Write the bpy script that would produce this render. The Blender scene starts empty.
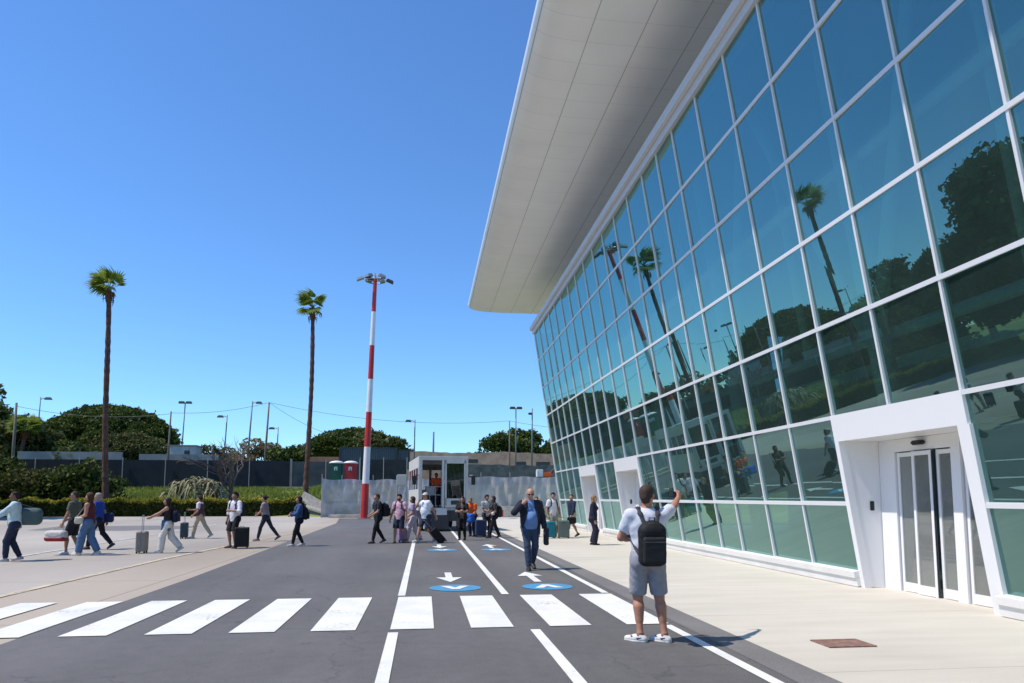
import bpy, bmesh, math, random
import numpy as np
from mathutils import Vector, Matrix

random.seed(7)
RNG = np.random.default_rng(7)
SC = bpy.context.scene
C = SC.collection
R = math.radians

# ------------------------------------------------------------------ camera, sky, sun, exposure
PITCH = math.atan(70 / 720.0)
PSI = math.atan(88 / (720 * math.cos(PITCH) + 70 * math.sin(PITCH)))
cam = bpy.data.cameras.new('camera')
cam.lens = 720 / 1024 * 36
cam.sensor_width = 36
cam.shift_y = 86.5 / 1024
cam.clip_start = 0.1
cam.clip_end = 6000
co = bpy.data.objects.new('camera', cam)
C.objects.link(co)
co.location = (0, 0, 1.6)
co.rotation_euler = (math.pi / 2 + PITCH, 0, -PSI)
SC.camera = co

SUN_EL = R(58.5)
SUN_AZ = R(5)   # the sun stands left of the camera, a touch behind it
sun_dir = Vector((-math.cos(SUN_AZ) * math.cos(SUN_EL), -math.sin(SUN_AZ) * math.cos(SUN_EL), math.sin(SUN_EL)))
wd = bpy.data.worlds.new("World")
SC.world = wd
wd.use_nodes = True
nt = wd.node_tree
bg = nt.nodes['Background']
sky = nt.nodes.new('ShaderNodeTexSky')
sky.sky_type = 'NISHITA'
sky.sun_disc = False
sky.sun_elevation = SUN_EL
sky.sun_rotation = math.atan2(sun_dir.x, sun_dir.y)
sky.altitude = 0
sky.air_density = 1.0
sky.dust_density = 0.0
sky.ozone_density = 1.5
tint = nt.nodes.new('ShaderNodeVectorMath')
tint.operation = 'MULTIPLY'
tint.inputs[1].default_value = (0.56, 0.875, 1.23)
nt.links.new(sky.outputs[0], tint.inputs[0])
nt.links.new(tint.outputs[0], bg.inputs[0])
bg.inputs[1].default_value = 0.15
sl = bpy.data.lights.new('sun', 'SUN')
sl.energy = 4.5
sl.angle = R(0.53)
sl.color = (1.0, 0.915, 0.80)
so = bpy.data.objects.new('sun', sl)
C.objects.link(so)
so.rotation_euler = sun_dir.to_track_quat('Z', 'Y').to_euler()
SC.view_settings.view_transform = 'Standard'
SC.view_settings.look = 'None'
SC.view_settings.gamma = 1
SC.view_settings.exposure = 0.12
SC.view_settings.use_curve_mapping = False


# ------------------------------------------------------------------ materials
def new_mat(name):
    m = bpy.data.materials.new(name)
    m.use_nodes = True
    return m, m.node_tree.nodes, m.node_tree.links, m.node_tree.nodes['Principled BSDF']


def mat(name, col, rough=0.6, metal=0.0, var=0.0, scale=6.0, bump=0.0, bscale=None, spec=0.5, detail=4.0, var2=0.0, scale2=0.4):
    m, N, L, P = new_mat(name)
    P.inputs['Base Color'].default_value = (*col, 1)
    P.inputs['Roughness'].default_value = rough
    P.inputs['Metallic'].default_value = metal
    P.inputs['Specular IOR Level'].default_value = spec
    if var or bump or var2:
        tc = N.new('ShaderNodeTexCoord')
        src = None
        if var or var2:
            c_in = None
            for v, s in ((var, scale), (var2, scale2)):
                if not v:
                    continue
                nz = N.new('ShaderNodeTexNoise')
                nz.inputs['Scale'].default_value = s
                nz.inputs['Detail'].default_value = detail
                L.new(tc.outputs['Object'], nz.inputs['Vector'])
                mr = N.new('ShaderNodeMapRange')
                mr.inputs['From Min'].default_value = 0.3
                mr.inputs['From Max'].default_value = 0.7
                mr.inputs['To Min'].default_value = 1 - v
                mr.inputs['To Max'].default_value = 1 + v
                L.new(nz.outputs[0], mr.inputs['Value'])
                if c_in is None:
                    c_in = mr.outputs[0]
                else:
                    mm = N.new('ShaderNodeMath')
                    mm.operation = 'MULTIPLY'
                    L.new(c_in, mm.inputs[0])
                    L.new(mr.outputs[0], mm.inputs[1])
                    c_in = mm.outputs[0]
            vm = N.new('ShaderNodeVectorMath')
            vm.operation = 'SCALE'
            vm.inputs[0].default_value = col
            L.new(c_in, vm.inputs['Scale'])
            L.new(vm.outputs[0], P.inputs['Base Color'])
        if bump:
            nb = N.new('ShaderNodeTexNoise')
            nb.inputs['Scale'].default_value = bscale or scale
            nb.inputs['Detail'].default_value = 5
            L.new(tc.outputs['Object'], nb.inputs['Vector'])
            bp = N.new('ShaderNodeBump')
            bp.inputs['Strength'].default_value = bump
            bp.inputs['Distance'].default_value = 0.02
            L.new(nb.outputs[0], bp.inputs['Height'])
            L.new(bp.outputs[0], P.inputs['Normal'])
    return m


def leaf_mat(name, col, col2, rough=0.55, trans=0.25):
    """foliage: colour varies leaf by leaf (random per mesh island) and clump by clump"""
    m, N, L, P = new_mat(name)
    geo = N.new('ShaderNodeNewGeometry')
    tc = N.new('ShaderNodeTexCoord')
    nz = N.new('ShaderNodeTexNoise')
    nz.inputs['Scale'].default_value = 0.35
    nz.inputs['Detail'].default_value = 3
    L.new(tc.outputs['Object'], nz.inputs['Vector'])
    ad = N.new('ShaderNodeMath')
    ad.operation = 'MULTIPLY_ADD'
    L.new(geo.outputs['Random Per Island'], ad.inputs[0])
    ad.inputs[1].default_value = 0.5
    L.new(nz.outputs[0], ad.inputs[2])
    mr = N.new('ShaderNodeMapRange')
    mr.inputs['From Min'].default_value = 0.35
    mr.inputs['From Max'].default_value = 1.15
    L.new(ad.outputs[0], mr.inputs['Value'])
    mx = N.new('ShaderNodeMix')
    mx.data_type = 'RGBA'
    mx.inputs[6].default_value = (*col, 1)
    mx.inputs[7].default_value = (*col2, 1)
    L.new(mr.outputs[0], mx.inputs[0])
    L.new(mx.outputs[2], P.inputs['Base Color'])
    P.inputs['Roughness'].default_value = rough
    P.inputs['Specular IOR Level'].default_value = 0.12
    tr = N.new('ShaderNodeBsdfTranslucent')
    L.new(mx.outputs[2], tr.inputs[0])
    ms = N.new('ShaderNodeMixShader')
    ms.inputs[0].default_value = trans
    L.new(P.outputs[0], ms.inputs[1])
    L.new(tr.outputs[0], ms.inputs[2])
    L.new(ms.outputs[0], N['Material Output'].inputs[0])
    return m


def glass_mat(name, tint, refl, f0, rough=0.0, power=3.0, haze=0.0):
    m, N, L, P = new_mat(name)
    N.remove(P)
    tr = N.new('ShaderNodeBsdfTransparent')
    tr.inputs[0].default_value = (*tint, 1)
    gl = N.new('ShaderNodeBsdfGlossy')
    gl.inputs['Color'].default_value = (*refl, 1)
    gl.inputs['Roughness'].default_value = rough
    lw = N.new('ShaderNodeLayerWeight')
    lw.inputs['Blend'].default_value = 0.5
    pw = N.new('ShaderNodeMath')
    pw.operation = 'POWER'
    L.new(lw.outputs['Facing'], pw.inputs[0])
    pw.inputs[1].default_value = power
    ma = N.new('ShaderNodeMath')
    ma.operation = 'MULTIPLY_ADD'
    ma.use_clamp = True
    L.new(pw.outputs[0], ma.inputs[0])
    ma.inputs[1].default_value = 1 - f0
    ma.inputs[2].default_value = f0
    ms = N.new('ShaderNodeMixShader')
    L.new(ma.outputs[0], ms.inputs[0])
    L.new(tr.outputs[0], ms.inputs[1])
    L.new(gl.outputs[0], ms.inputs[2])
    if not haze:
        L.new(ms.outputs[0], N['Material Output'].inputs[0])
        return m
    df = N.new('ShaderNodeBsdfDiffuse')  # dust haze, its colour also painting interior light over dark reflections
    df.inputs[0].default_value = (0.30, 0.50, 0.44, 1) if haze < .1 else (0.55, 0.56, 0.53, 1)
    tc = N.new('ShaderNodeTexCoord')
    nz = N.new('ShaderNodeTexNoise'); nz.inputs['Scale'].default_value = 0.9; nz.inputs['Detail'].default_value = 5
    L.new(tc.outputs['Object'], nz.inputs['Vector'])
    mr = N.new('ShaderNodeMapRange'); mr.inputs['To Min'].default_value = haze * 0.5; mr.inputs['To Max'].default_value = haze * 1.5
    L.new(nz.outputs[0], mr.inputs['Value'])
    m2 = N.new('ShaderNodeMixShader')
    L.new(mr.outputs[0], m2.inputs[0]); L.new(ms.outputs[0], m2.inputs[1]); L.new(df.outputs[0], m2.inputs[2])
    L.new(m2.outputs[0], N['Material Output'].inputs[0])
    return m


M = {}
M['asphalt'] = mat('asphalt', (0.083, 0.081, 0.081), 0.85, var=0.18, scale=90, bump=0.35, bscale=160, var2=0.20, scale2=0.45, detail=8)
M['asphalt_strip'] = mat('asphalt_strip', (0.16, 0.155, 0.155), 0.85, var=0.18, scale=60, bump=0.3, bscale=120, var2=0.15, scale2=0.8)
M['paint'] = mat('road_paint_white', (0.72, 0.72, 0.70), 0.6, var=0.05, scale=25, var2=0.09, scale2=1.6, bump=0.15, bscale=140)
M['paint_blue'] = mat('road_paint_blue', (0.07, 0.27, 0.48), 0.6, var=0.08, scale=30)
M['paint_yellow'] = mat('road_paint_yellow', (0.50, 0.43, 0.31), 0.7, var=0.3, scale=3)
M['paint_worn'] = mat('road_paint_worn', (0.50, 0.49, 0.46), 0.7, var=0.25, scale=3)
M['white_metal'] = mat('white_coated_metal', (0.78, 0.78, 0.78), 0.35)
M['mullion'] = mat('mullion_aluminium', (0.72, 0.72, 0.73), 0.4, metal=0.05)
M['band'] = mat('band_aluminium', (0.58, 0.58, 0.59), 0.42, metal=0.1)
M['plinth'] = mat('plinth_white', (0.74, 0.73, 0.70), 0.5, var=0.06, scale=2)
M['dark_rubber'] = mat('dark_rubber', (0.02, 0.02, 0.022), 0.7)
M['black_plastic'] = mat('black_plastic', (0.015, 0.015, 0.017), 0.4)
M['dark_metal'] = mat('dark_metal', (0.06, 0.065, 0.07), 0.5, metal=0.3)
M['grey_metal'] = mat('grey_metal', (0.33, 0.34, 0.35), 0.45, metal=0.4, var=0.1, scale=5)
M['interior_wall'] = mat('interior_wall', (0.42, 0.44, 0.43), 0.8)
M['interior_floor'] = mat('interior_floor', (0.38, 0.38, 0.37), 0.35)
M['interior_white'] = mat('interior_white', (0.75, 0.77, 0.76), 0.6)
M['glass'] = glass_mat('curtain_wall_glass', (0.22, 0.43, 0.40), (0.37, 0.62, 0.59), 0.20, power=1.6, haze=0.05)
M['door_glass'] = glass_mat('door_glass', (0.62, 0.66, 0.63), (0.80, 0.82, 0.81), 0.12, power=3, haze=0.22)
M['bus_glass'] = glass_mat('vehicle_glass', (0.22, 0.26, 0.26), (0.7, 0.74, 0.75), 0.10, power=3)
M['red'] = mat('mast_red', (0.50, 0.022, 0.02), 0.45, var=0.12, scale=1.2)
M['mast_white'] = mat('mast_white', (0.74, 0.74, 0.75), 0.45, var=0.07, scale=1.2)
M['vehicle_white'] = mat('vehicle_white', (0.66, 0.66, 0.63), 0.35, var=0.07, scale=2.5)
M['concrete_block'] = mat('barrier_concrete', (0.30, 0.29, 0.265), 0.85, var=0.2, scale=5, bump=0.4)
M['ledge'] = mat('ledge_concrete', (0.50, 0.46, 0.38), 0.9, var=0.25, scale=2.2, bump=0.3)
M['stone_dark'] = mat('dark_block_wall', (0.12, 0.122, 0.12), 0.9, var=0.35, scale=1.6, bump=0.6, var2=0.2, scale2=0.3)
M['stone_brown'] = mat('brown_wall', (0.56, 0.34, 0.24), 0.9, var=0.2, scale=1.3, bump=0.5, var2=0.2, scale2=0.2)
M['terracotta'] = mat('terracotta_wall', (0.50, 0.25, 0.14), 0.9, var=0.2, scale=1.0)
M['wall_grey'] = mat('pale_grey_wall', (0.27, 0.28, 0.30), 0.9, var=0.12, scale=1.2, var2=0.15, scale2=0.2)
M['wall_white'] = mat('pale_house_wall', (0.50, 0.49, 0.49), 0.9, var=0.12, scale=1.2)
M['fence_dark'] = mat('dark_fence_screen', (0.022, 0.028, 0.035), 0.9, var=0.25, scale=0.9)
M['fence_grey'] = mat('grey_fence_screen', (0.075, 0.085, 0.09), 0.9, var=0.25, scale=0.9)
M['container'] = mat('container_steel', (0.075, 0.095, 0.115), 0.6, var=0.12, scale=1.0)
M['lamp_metal'] = mat('lamp_post_metal', (0.13, 0.15, 0.16), 0.5, metal=0.3)
M['wood_pole'] = mat('weathered_pole', (0.16, 0.14, 0.12), 0.9, var=0.2, scale=4)
M['wire'] = mat('overhead_wire', (0.12, 0.13, 0.15), 0.7)
M['bark'] = mat('tree_bark', (0.10, 0.07, 0.05), 0.95, var=0.3, scale=5, bump=0.8)
M['palm_bark'] = mat('palm_bark', (0.105, 0.055, 0.038), 0.95, var=0.35, scale=3, bump=0.9, bscale=9)
M['palm_skirt'] = mat('palm_dead_skirt', (0.13, 0.055, 0.03), 0.95, var=0.4, scale=5, bump=0.9)
M['twig'] = mat('bare_twigs', (0.15, 0.115, 0.10), 0.95)
M['leaf_palm'] = leaf_mat('palm_leaf', (0.10, 0.16, 0.02), (0.30, 0.36, 0.06), trans=0.45)
M['leaf_pine'] = leaf_mat('pine_needles', (0.034, 0.056, 0.012), (0.11, 0.145, 0.03))
M['leaf_olive'] = leaf_mat('olive_leaf', (0.05, 0.065, 0.02), (0.15, 0.155, 0.05))
M['leaf_dark'] = leaf_mat('dark_leaf', (0.035, 0.056, 0.014), (0.115, 0.15, 0.035))
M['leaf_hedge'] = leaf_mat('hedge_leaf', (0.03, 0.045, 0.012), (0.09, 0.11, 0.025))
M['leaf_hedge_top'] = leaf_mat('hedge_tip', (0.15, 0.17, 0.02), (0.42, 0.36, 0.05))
M['leaf_dry'] = leaf_mat('dry_scrub', (0.16, 0.12, 0.06), (0.28, 0.23, 0.12))
M['leaf_pale'] = leaf_mat('pale_striped_leaf', (0.22, 0.22, 0.12), (0.50, 0.46, 0.30))
M['grass'] = leaf_mat('grass_blade', (0.15, 0.21, 0.03), (0.34, 0.38, 0.09), trans=0.35)
M['soil'] = mat('grass_ground', (0.16, 0.20, 0.05), 0.95, var=0.3, scale=1.2, var2=0.3, scale2=0.12, bump=0.5)
M['orange'] = mat('orange_fabric', (0.85, 0.13, 0.02), 0.7)
M['hatch'] = mat('rusty_cover', (0.22, 0.125, 0.10), 0.8, var=0.3, scale=14, bump=0.5)


def apron_material():
    m, N, L, P = new_mat('apron_concrete')
    P.inputs['Roughness'].default_value = 0.85
    tc = N.new('ShaderNodeTexCoord')
    sep = N.new('ShaderNodeSeparateXYZ')
    L.new(tc.outputs['Object'], sep.inputs[0])
    n1 = N.new('ShaderNodeTexNoise'); n1.inputs['Scale'].default_value = 0.16; n1.inputs['Detail'].default_value = 5
    mp = N.new('ShaderNodeMapping'); mp.inputs['Scale'].default_value = (1.0, 0.35, 1)
    L.new(tc.outputs['Object'], mp.inputs[0]); L.new(mp.outputs[0], n1.inputs['Vector'])
    n2 = N.new('ShaderNodeTexNoise'); n2.inputs['Scale'].default_value = 45; n2.inputs['Detail'].default_value = 5
    L.new(tc.outputs['Object'], n2.inputs['Vector'])
    r1 = N.new('ShaderNodeValToRGB')
    r1.color_ramp.elements[0].position = 0.35; r1.color_ramp.elements[0].color = (0.29, 0.262, 0.225, 1)
    r1.color_ramp.elements[1].position = 0.65; r1.color_ramp.elements[1].color = (0.42, 0.385, 0.335, 1)
    L.new(n1.outputs[0], r1.inputs[0])
    # the strip next to the new asphalt is browner, older concrete
    st = N.new('ShaderNodeMapRange'); st.inputs['From Min'].default_value = -7.0; st.inputs['From Max'].default_value = -6.7
    L.new(sep.outputs[0], st.inputs['Value'])
    mx = N.new('ShaderNodeMix'); mx.data_type = 'RGBA'
    L.new(st.outputs[0], mx.inputs[0]); L.new(r1.outputs[0], mx.inputs[6])
    mul = N.new('ShaderNodeMix'); mul.data_type = 'RGBA'; mul.blend_type = 'MULTIPLY'; mul.inputs[0].default_value = 1
    L.new(r1.outputs[0], mul.inputs[6]); mul.inputs[7].default_value = (0.97, 0.915, 0.85, 1)
    L.new(mul.outputs[2], mx.inputs[7])
    mr = N.new('ShaderNodeMapRange'); mr.inputs['To Min'].default_value = 0.84; mr.inputs['To Max'].default_value = 1.16
    L.new(n2.outputs[0], mr.inputs['Value'])
    # slab joints every 5 m
    jm = []
    for ax, per in ((0, 5.0), (1, 5.0)):
        a = N.new('ShaderNodeMath'); a.operation = 'PINGPONG'; a.inputs[1].default_value = per / 2
        L.new(sep.outputs[ax], a.inputs[0])
        b = N.new('ShaderNodeMath'); b.operation = 'LESS_THAN'; b.inputs[1].default_value = 0.02
        L.new(a.outputs[0], b.inputs[0]); jm.append(b)
    mxj = N.new('ShaderNodeMath'); mxj.operation = 'MAXIMUM'
    L.new(jm[0].outputs[0], mxj.inputs[0]); L.new(jm[1].outputs[0], mxj.inputs[1])
    jf = N.new('ShaderNodeMath'); jf.operation = 'MULTIPLY_ADD'; jf.inputs[1].default_value = -0.35
    L.new(mxj.outputs[0], jf.inputs[0]); L.new(mr.outputs[0], jf.inputs[2])
    vm = N.new('ShaderNodeVectorMath'); vm.operation = 'SCALE'
    L.new(mx.outputs[2], vm.inputs[0]); L.new(jf.outputs[0], vm.inputs['Scale'])
    L.new(vm.outputs[0], P.inputs['Base Color'])
    bp = N.new('ShaderNodeBump'); bp.inputs['Strength'].default_value = 0.25; bp.inputs['Distance'].default_value = 0.01
    L.new(n2.outputs[0], bp.inputs['Height']); L.new(bp.outputs[0], P.inputs['Normal'])
    return m


def asphalt_material():
    m, N, L, P = new_mat('road_asphalt')
    P.inputs['Roughness'].default_value = 0.82
    tc = N.new('ShaderNodeTexCoord')

    def noise(scale, stretch, detail, lo, hi, a=0.3, b=0.7):
        mp = N.new('ShaderNodeMapping'); mp.inputs['Scale'].default_value = stretch
        L.new(tc.outputs['Object'], mp.inputs[0])
        n = N.new('ShaderNodeTexNoise'); n.inputs['Scale'].default_value = scale; n.inputs['Detail'].default_value = detail
        L.new(mp.outputs[0], n.inputs['Vector'])
        r = N.new('ShaderNodeMapRange'); r.inputs['From Min'].default_value = a; r.inputs['From Max'].default_value = b
        r.inputs['To Min'].default_value = lo; r.inputs['To Max'].default_value = hi
        L.new(n.outputs[0], r.inputs['Value'])
        return r.outputs[0], n
    fields = [noise(0.9, (1, .10, 1), 4, .90, 1.13)[0],      # paver passes and tyre tracks along the road
              noise(0.30, (1, 1, 1), 4, .88, 1.15)[0],       # large tonal patches
              noise(5.0, (1, 1, 1), 6, .93, 1.07)[0]]
    sp, sn = noise(170, (1, 1, 1), 3, .55, 1.55, .25, .75)   # aggregate
    fields.append(sp)
    cur = fields[0]
    for f_ in fields[1:]:
        mm = N.new('ShaderNodeMath'); mm.operation = 'MULTIPLY'
        L.new(cur, mm.inputs[0]); L.new(f_, mm.inputs[1]); cur = mm.outputs[0]
    # hairline cracks
    v = N.new('ShaderNodeTexVoronoi'); v.feature = 'DISTANCE_TO_EDGE'; v.inputs['Scale'].default_value = 0.33
    dn = N.new('ShaderNodeTexNoise'); dn.inputs['Scale'].default_value = 1.6; dn.inputs['Detail'].default_value = 6
    L.new(tc.outputs['Object'], dn.inputs['Vector'])
    vm_ = N.new('ShaderNodeVectorMath'); vm_.operation = 'MULTIPLY_ADD'; vm_.inputs[1].default_value = (1.2, 1.2, 0)
    L.new(dn.outputs['Color'], vm_.inputs[0]); L.new(tc.outputs['Object'], vm_.inputs[2]); L.new(vm_.outputs[0], v.inputs['Vector'])
    cr = N.new('ShaderNodeMapRange'); cr.inputs['From Max'].default_value = 0.006; cr.inputs['To Min'].default_value = 0.72
    L.new(v.outputs['Distance'], cr.inputs['Value'])
    mm = N.new('ShaderNodeMath'); mm.operation = 'MULTIPLY'; L.new(cur, mm.inputs[0]); L.new(cr.outputs[0], mm.inputs[1])
    sc_ = N.new('ShaderNodeVectorMath'); sc_.operation = 'SCALE'; sc_.inputs[0].default_value = (0.104, 0.101, 0.101)
    L.new(mm.outputs[0], sc_.inputs['Scale']); L.new(sc_.outputs[0], P.inputs['Base Color'])
    bp = N.new('ShaderNodeBump'); bp.inputs['Strength'].default_value = 0.5; bp.inputs['Distance'].default_value = 0.006
    L.new(sn.outputs[0], bp.inputs['Height']); L.new(bp.outputs[0], P.inputs['Normal'])
    return m


def sidewalk_material():
    m, N, L, P = new_mat('pavement_concrete')
    P.inputs['Roughness'].default_value = 0.8
    tc = N.new('ShaderNodeTexCoord')
    sep = N.new('ShaderNodeSeparateXYZ')
    L.new(tc.outputs['Object'], sep.inputs[0])
    mp = N.new('ShaderNodeMapping'); mp.inputs['Scale'].default_value = (0.5, 2.2, 1)
    L.new(tc.outputs['Object'], mp.inputs[0])
    n1 = N.new('ShaderNodeTexNoise'); n1.inputs['Scale'].default_value = 1.1; n1.inputs['Detail'].default_value = 6
    L.new(mp.outputs[0], n1.inputs['Vector'])
    n2 = N.new('ShaderNodeTexNoise'); n2.inputs['Scale'].default_value = 0.25; n2.inputs['Detail'].default_value = 3
    L.new(tc.outputs['Object'], n2.inputs['Vector'])
    n3 = N.new('ShaderNodeTexNoise'); n3.inputs['Scale'].default_value = 70; n3.inputs['Detail'].default_value = 3
    L.new(tc.outputs['Object'], n3.inputs['Vector'])
    r1 = N.new('ShaderNodeValToRGB')
    r1.color_ramp.elements[0].position = 0.3; r1.color_ramp.elements[0].color = (0.46, 0.425, 0.365, 1)
    r1.color_ramp.elements[1].position = 0.7; r1.color_ramp.elements[1].color = (0.60, 0.565, 0.50, 1)
    ad = N.new('ShaderNodeMath'); ad.operation = 'MULTIPLY_ADD'; ad.inputs[1].default_value = 0.5
    hf = N.new('ShaderNodeMath'); hf.operation = 'MULTIPLY'; hf.inputs[1].default_value = 0.5
    L.new(n2.outputs[0], hf.inputs[0]); L.new(n1.outputs[0], ad.inputs[0]); L.new(hf.outputs[0], ad.inputs[2])
    L.new(ad.outputs[0], r1.inputs[0])
    a = N.new('ShaderNodeMath'); a.operation = 'PINGPONG'; a.inputs[1].default_value = 1.6
    L.new(sep.outputs[1], a.inputs[0])
    b = N.new('ShaderNodeMath'); b.operation = 'LESS_THAN'; b.inputs[1].default_value = 0.009
    L.new(a.outputs[0], b.inputs[0])
    mr = N.new('ShaderNodeMapRange'); mr.inputs['To Min'].default_value = 0.93; mr.inputs['To Max'].default_value = 1.07
    L.new(n3.outputs[0], mr.inputs['Value'])
    jf = N.new('ShaderNodeMath'); jf.operation = 'MULTIPLY_ADD'; jf.inputs[1].default_value = -0.32
    L.new(b.outputs[0], jf.inputs[0]); L.new(mr.outputs[0], jf.inputs[2])
    vm = N.new('ShaderNodeVectorMath'); vm.operation = 'SCALE'
    L.new(r1.outputs[0], vm.inputs[0]); L.new(jf.outputs[0], vm.inputs['Scale'])
    L.new(vm.outputs[0], P.inputs['Base Color'])
    return m


def soffit_material():
    """satin metal panels with open joints: three along the building, one every 0.75 m across"""
    m, N, L, P = new_mat('soffit_panels')
    P.inputs['Roughness'].default_value = 0.42
    P.inputs['Metallic'].default_value = 0.2
    tc = N.new('ShaderNodeTexCoord')
    sep = N.new('ShaderNodeSeparateXYZ')
    L.new(tc.outputs['Object'], sep.inputs[0])

    def joint(out, off, per, w):
        s = N.new('ShaderNodeMath'); s.operation = 'ADD'; s.inputs[1].default_value = off
        L.new(out, s.inputs[0])
        a = N.new('ShaderNodeMath'); a.operation = 'PINGPONG'; a.inputs[1].default_value = per / 2
        L.new(s.outputs[0], a.inputs[0])
        b = N.new('ShaderNodeMapRange'); b.inputs['From Min'].default_value = w * 0.4; b.inputs['From Max'].default_value = w
        b.inputs['To Min'].default_value = 1; b.inputs['To Max'].default_value = 0
        L.new(a.outputs[0], b.inputs['Value'])
        return b.outputs[0]
    jx = joint(sep.outputs[0], -4.10, 1.33, 0.018)
    jy = joint(sep.outputs[1], 0.2, 0.93, 0.010)
    jy2 = N.new('ShaderNodeMath'); jy2.operation = 'MULTIPLY'; jy2.inputs[1].default_value = 0.45
    L.new(jy, jy2.inputs[0])
    mx = N.new('ShaderNodeMath'); mx.operation = 'MAXIMUM'
    L.new(jx, mx.inputs[0]); L.new(jy2.outputs[0], mx.inputs[1])
    n1 = N.new('ShaderNodeTexNoise'); n1.inputs['Scale'].default_value = 0.8
    L.new(tc.outputs['Object'], n1.inputs['Vector'])
    r = N.new('ShaderNodeValToRGB')
    r.color_ramp.elements[0].position = 0.3; r.color_ramp.elements[0].color = (0.80, 0.79, 0.765, 1)
    r.color_ramp.elements[1].position = 0.7; r.color_ramp.elements[1].color = (0.85, 0.84, 0.815, 1)
    L.new(n1.outputs[0], r.inputs[0])
    mc = N.new('ShaderNodeMix'); mc.data_type = 'RGBA'
    jj = N.new('ShaderNodeMath'); jj.operation = 'MULTIPLY'; jj.inputs[1].default_value = 0.6
    L.new(mx.outputs[0], jj.inputs[0]); L.new(jj.outputs[0], mc.inputs[0])
    L.new(r.outputs[0], mc.inputs[6]); mc.inputs[7].default_value = (0.12, 0.12, 0.12, 1)
    L.new(mc.outputs[2], P.inputs['Base Color'])
    return m


def tarp_material():
    m, N, L, P = new_mat('plastic_sheeting')
    tc = N.new('ShaderNodeTexCoord')
    n1 = N.new('ShaderNodeTexNoise'); n1.inputs['Scale'].default_value = 0.5; n1.inputs['Detail'].default_value = 6; n1.inputs['Distortion'].default_value = 1.5
    L.new(tc.outputs['Object'], n1.inputs['Vector'])
    r = N.new('ShaderNodeValToRGB')
    r.color_ramp.elements[0].position = 0.35; r.color_ramp.elements[0].color = (0.37, 0.37, 0.385, 1)
    r.color_ramp.elements[1].position = 0.62; r.color_ramp.elements[1].color = (0.55, 0.55, 0.57, 1)
    L.new(n1.outputs[0], r.inputs[0])
    L.new(r.outputs[0], P.inputs['Base Color'])
    P.inputs['Roughness'].default_value = 0.45
    bp = N.new('ShaderNodeBump'); bp.inputs['Strength'].default_value = 0.6; bp.inputs['Distance'].default_value = 0.15
    L.new(n1.outputs[0], bp.inputs['Height']); L.new(bp.outputs[0], P.inputs['Normal'])
    tr = N.new('ShaderNodeBsdfTransparent')
    ms = N.new('ShaderNodeMixShader'); ms.inputs[0].default_value = 0.12
    L.new(P.outputs[0], ms.inputs[1]); L.new(tr.outputs[0], ms.inputs[2])
    L.new(ms.outputs[0], N['Material Output'].inputs[0])
    return m


def wear(m, amount, scale=22.0):
    """chips and scuffs: the surface below shows through"""
    N, L = m.node_tree.nodes, m.node_tree.links
    P = N['Principled BSDF']
    tc = N.new('ShaderNodeTexCoord')
    n1 = N.new('ShaderNodeTexNoise'); n1.inputs['Scale'].default_value = scale; n1.inputs['Detail'].default_value = 8; n1.inputs['Roughness'].default_value = 0.75
    n2 = N.new('ShaderNodeTexNoise'); n2.inputs['Scale'].default_value = 1.3; n2.inputs['Detail'].default_value = 3
    L.new(tc.outputs['Object'], n1.inputs['Vector']); L.new(tc.outputs['Object'], n2.inputs['Vector'])
    a = N.new('ShaderNodeMath'); a.operation = 'MULTIPLY_ADD'; a.inputs[1].default_value = 0.6
    L.new(n2.outputs[0], a.inputs[0]); L.new(n1.outputs[0], a.inputs[2])
    r = N.new('ShaderNodeMapRange'); r.inputs['From Min'].default_value = 0.98 - amount * .35; r.inputs['From Max'].default_value = 1.10 - amount * .35
    r.inputs['To Max'].default_value = 0.75
    L.new(a.outputs[0], r.inputs['Value'])
    t = N.new('ShaderNodeBsdfTransparent'); ms = N.new('ShaderNodeMixShader')
    L.new(r.outputs[0], ms.inputs[0]); L.new(P.outputs[0], ms.inputs[1]); L.new(t.outputs[0], ms.inputs[2])
    L.new(ms.outputs[0], N['Material Output'].inputs[0])


wear(M['paint'], 0.12)
wear(M['paint_blue'], 0.2)
wear(M['paint_yellow'], 0.35, 9.0)
wear(M['paint_worn'], 0.45, 9.0)
M['apron'] = apron_material()
M['asphalt'] = asphalt_material()
M['sidewalk'] = sidewalk_material()
M['soffit'] = soffit_material()
M['tarp'] = tarp_material()


# ------------------------------------------------------------------ object helpers
def tag(o, label=None, cat=None, group=None, kind=None):
    if label: o['label'] = label
    if cat: o['category'] = cat
    if group: o['group'] = group
    if kind: o['kind'] = kind
    return o


def empty(name, loc=(0, 0, 0), rz=0.0):
    o = bpy.data.objects.new(name, None)
    C.objects.link(o)
    o.location = loc
    o.rotation_euler = (0, 0, rz)
    o.empty_display_size = 0.1
    return o


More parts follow.
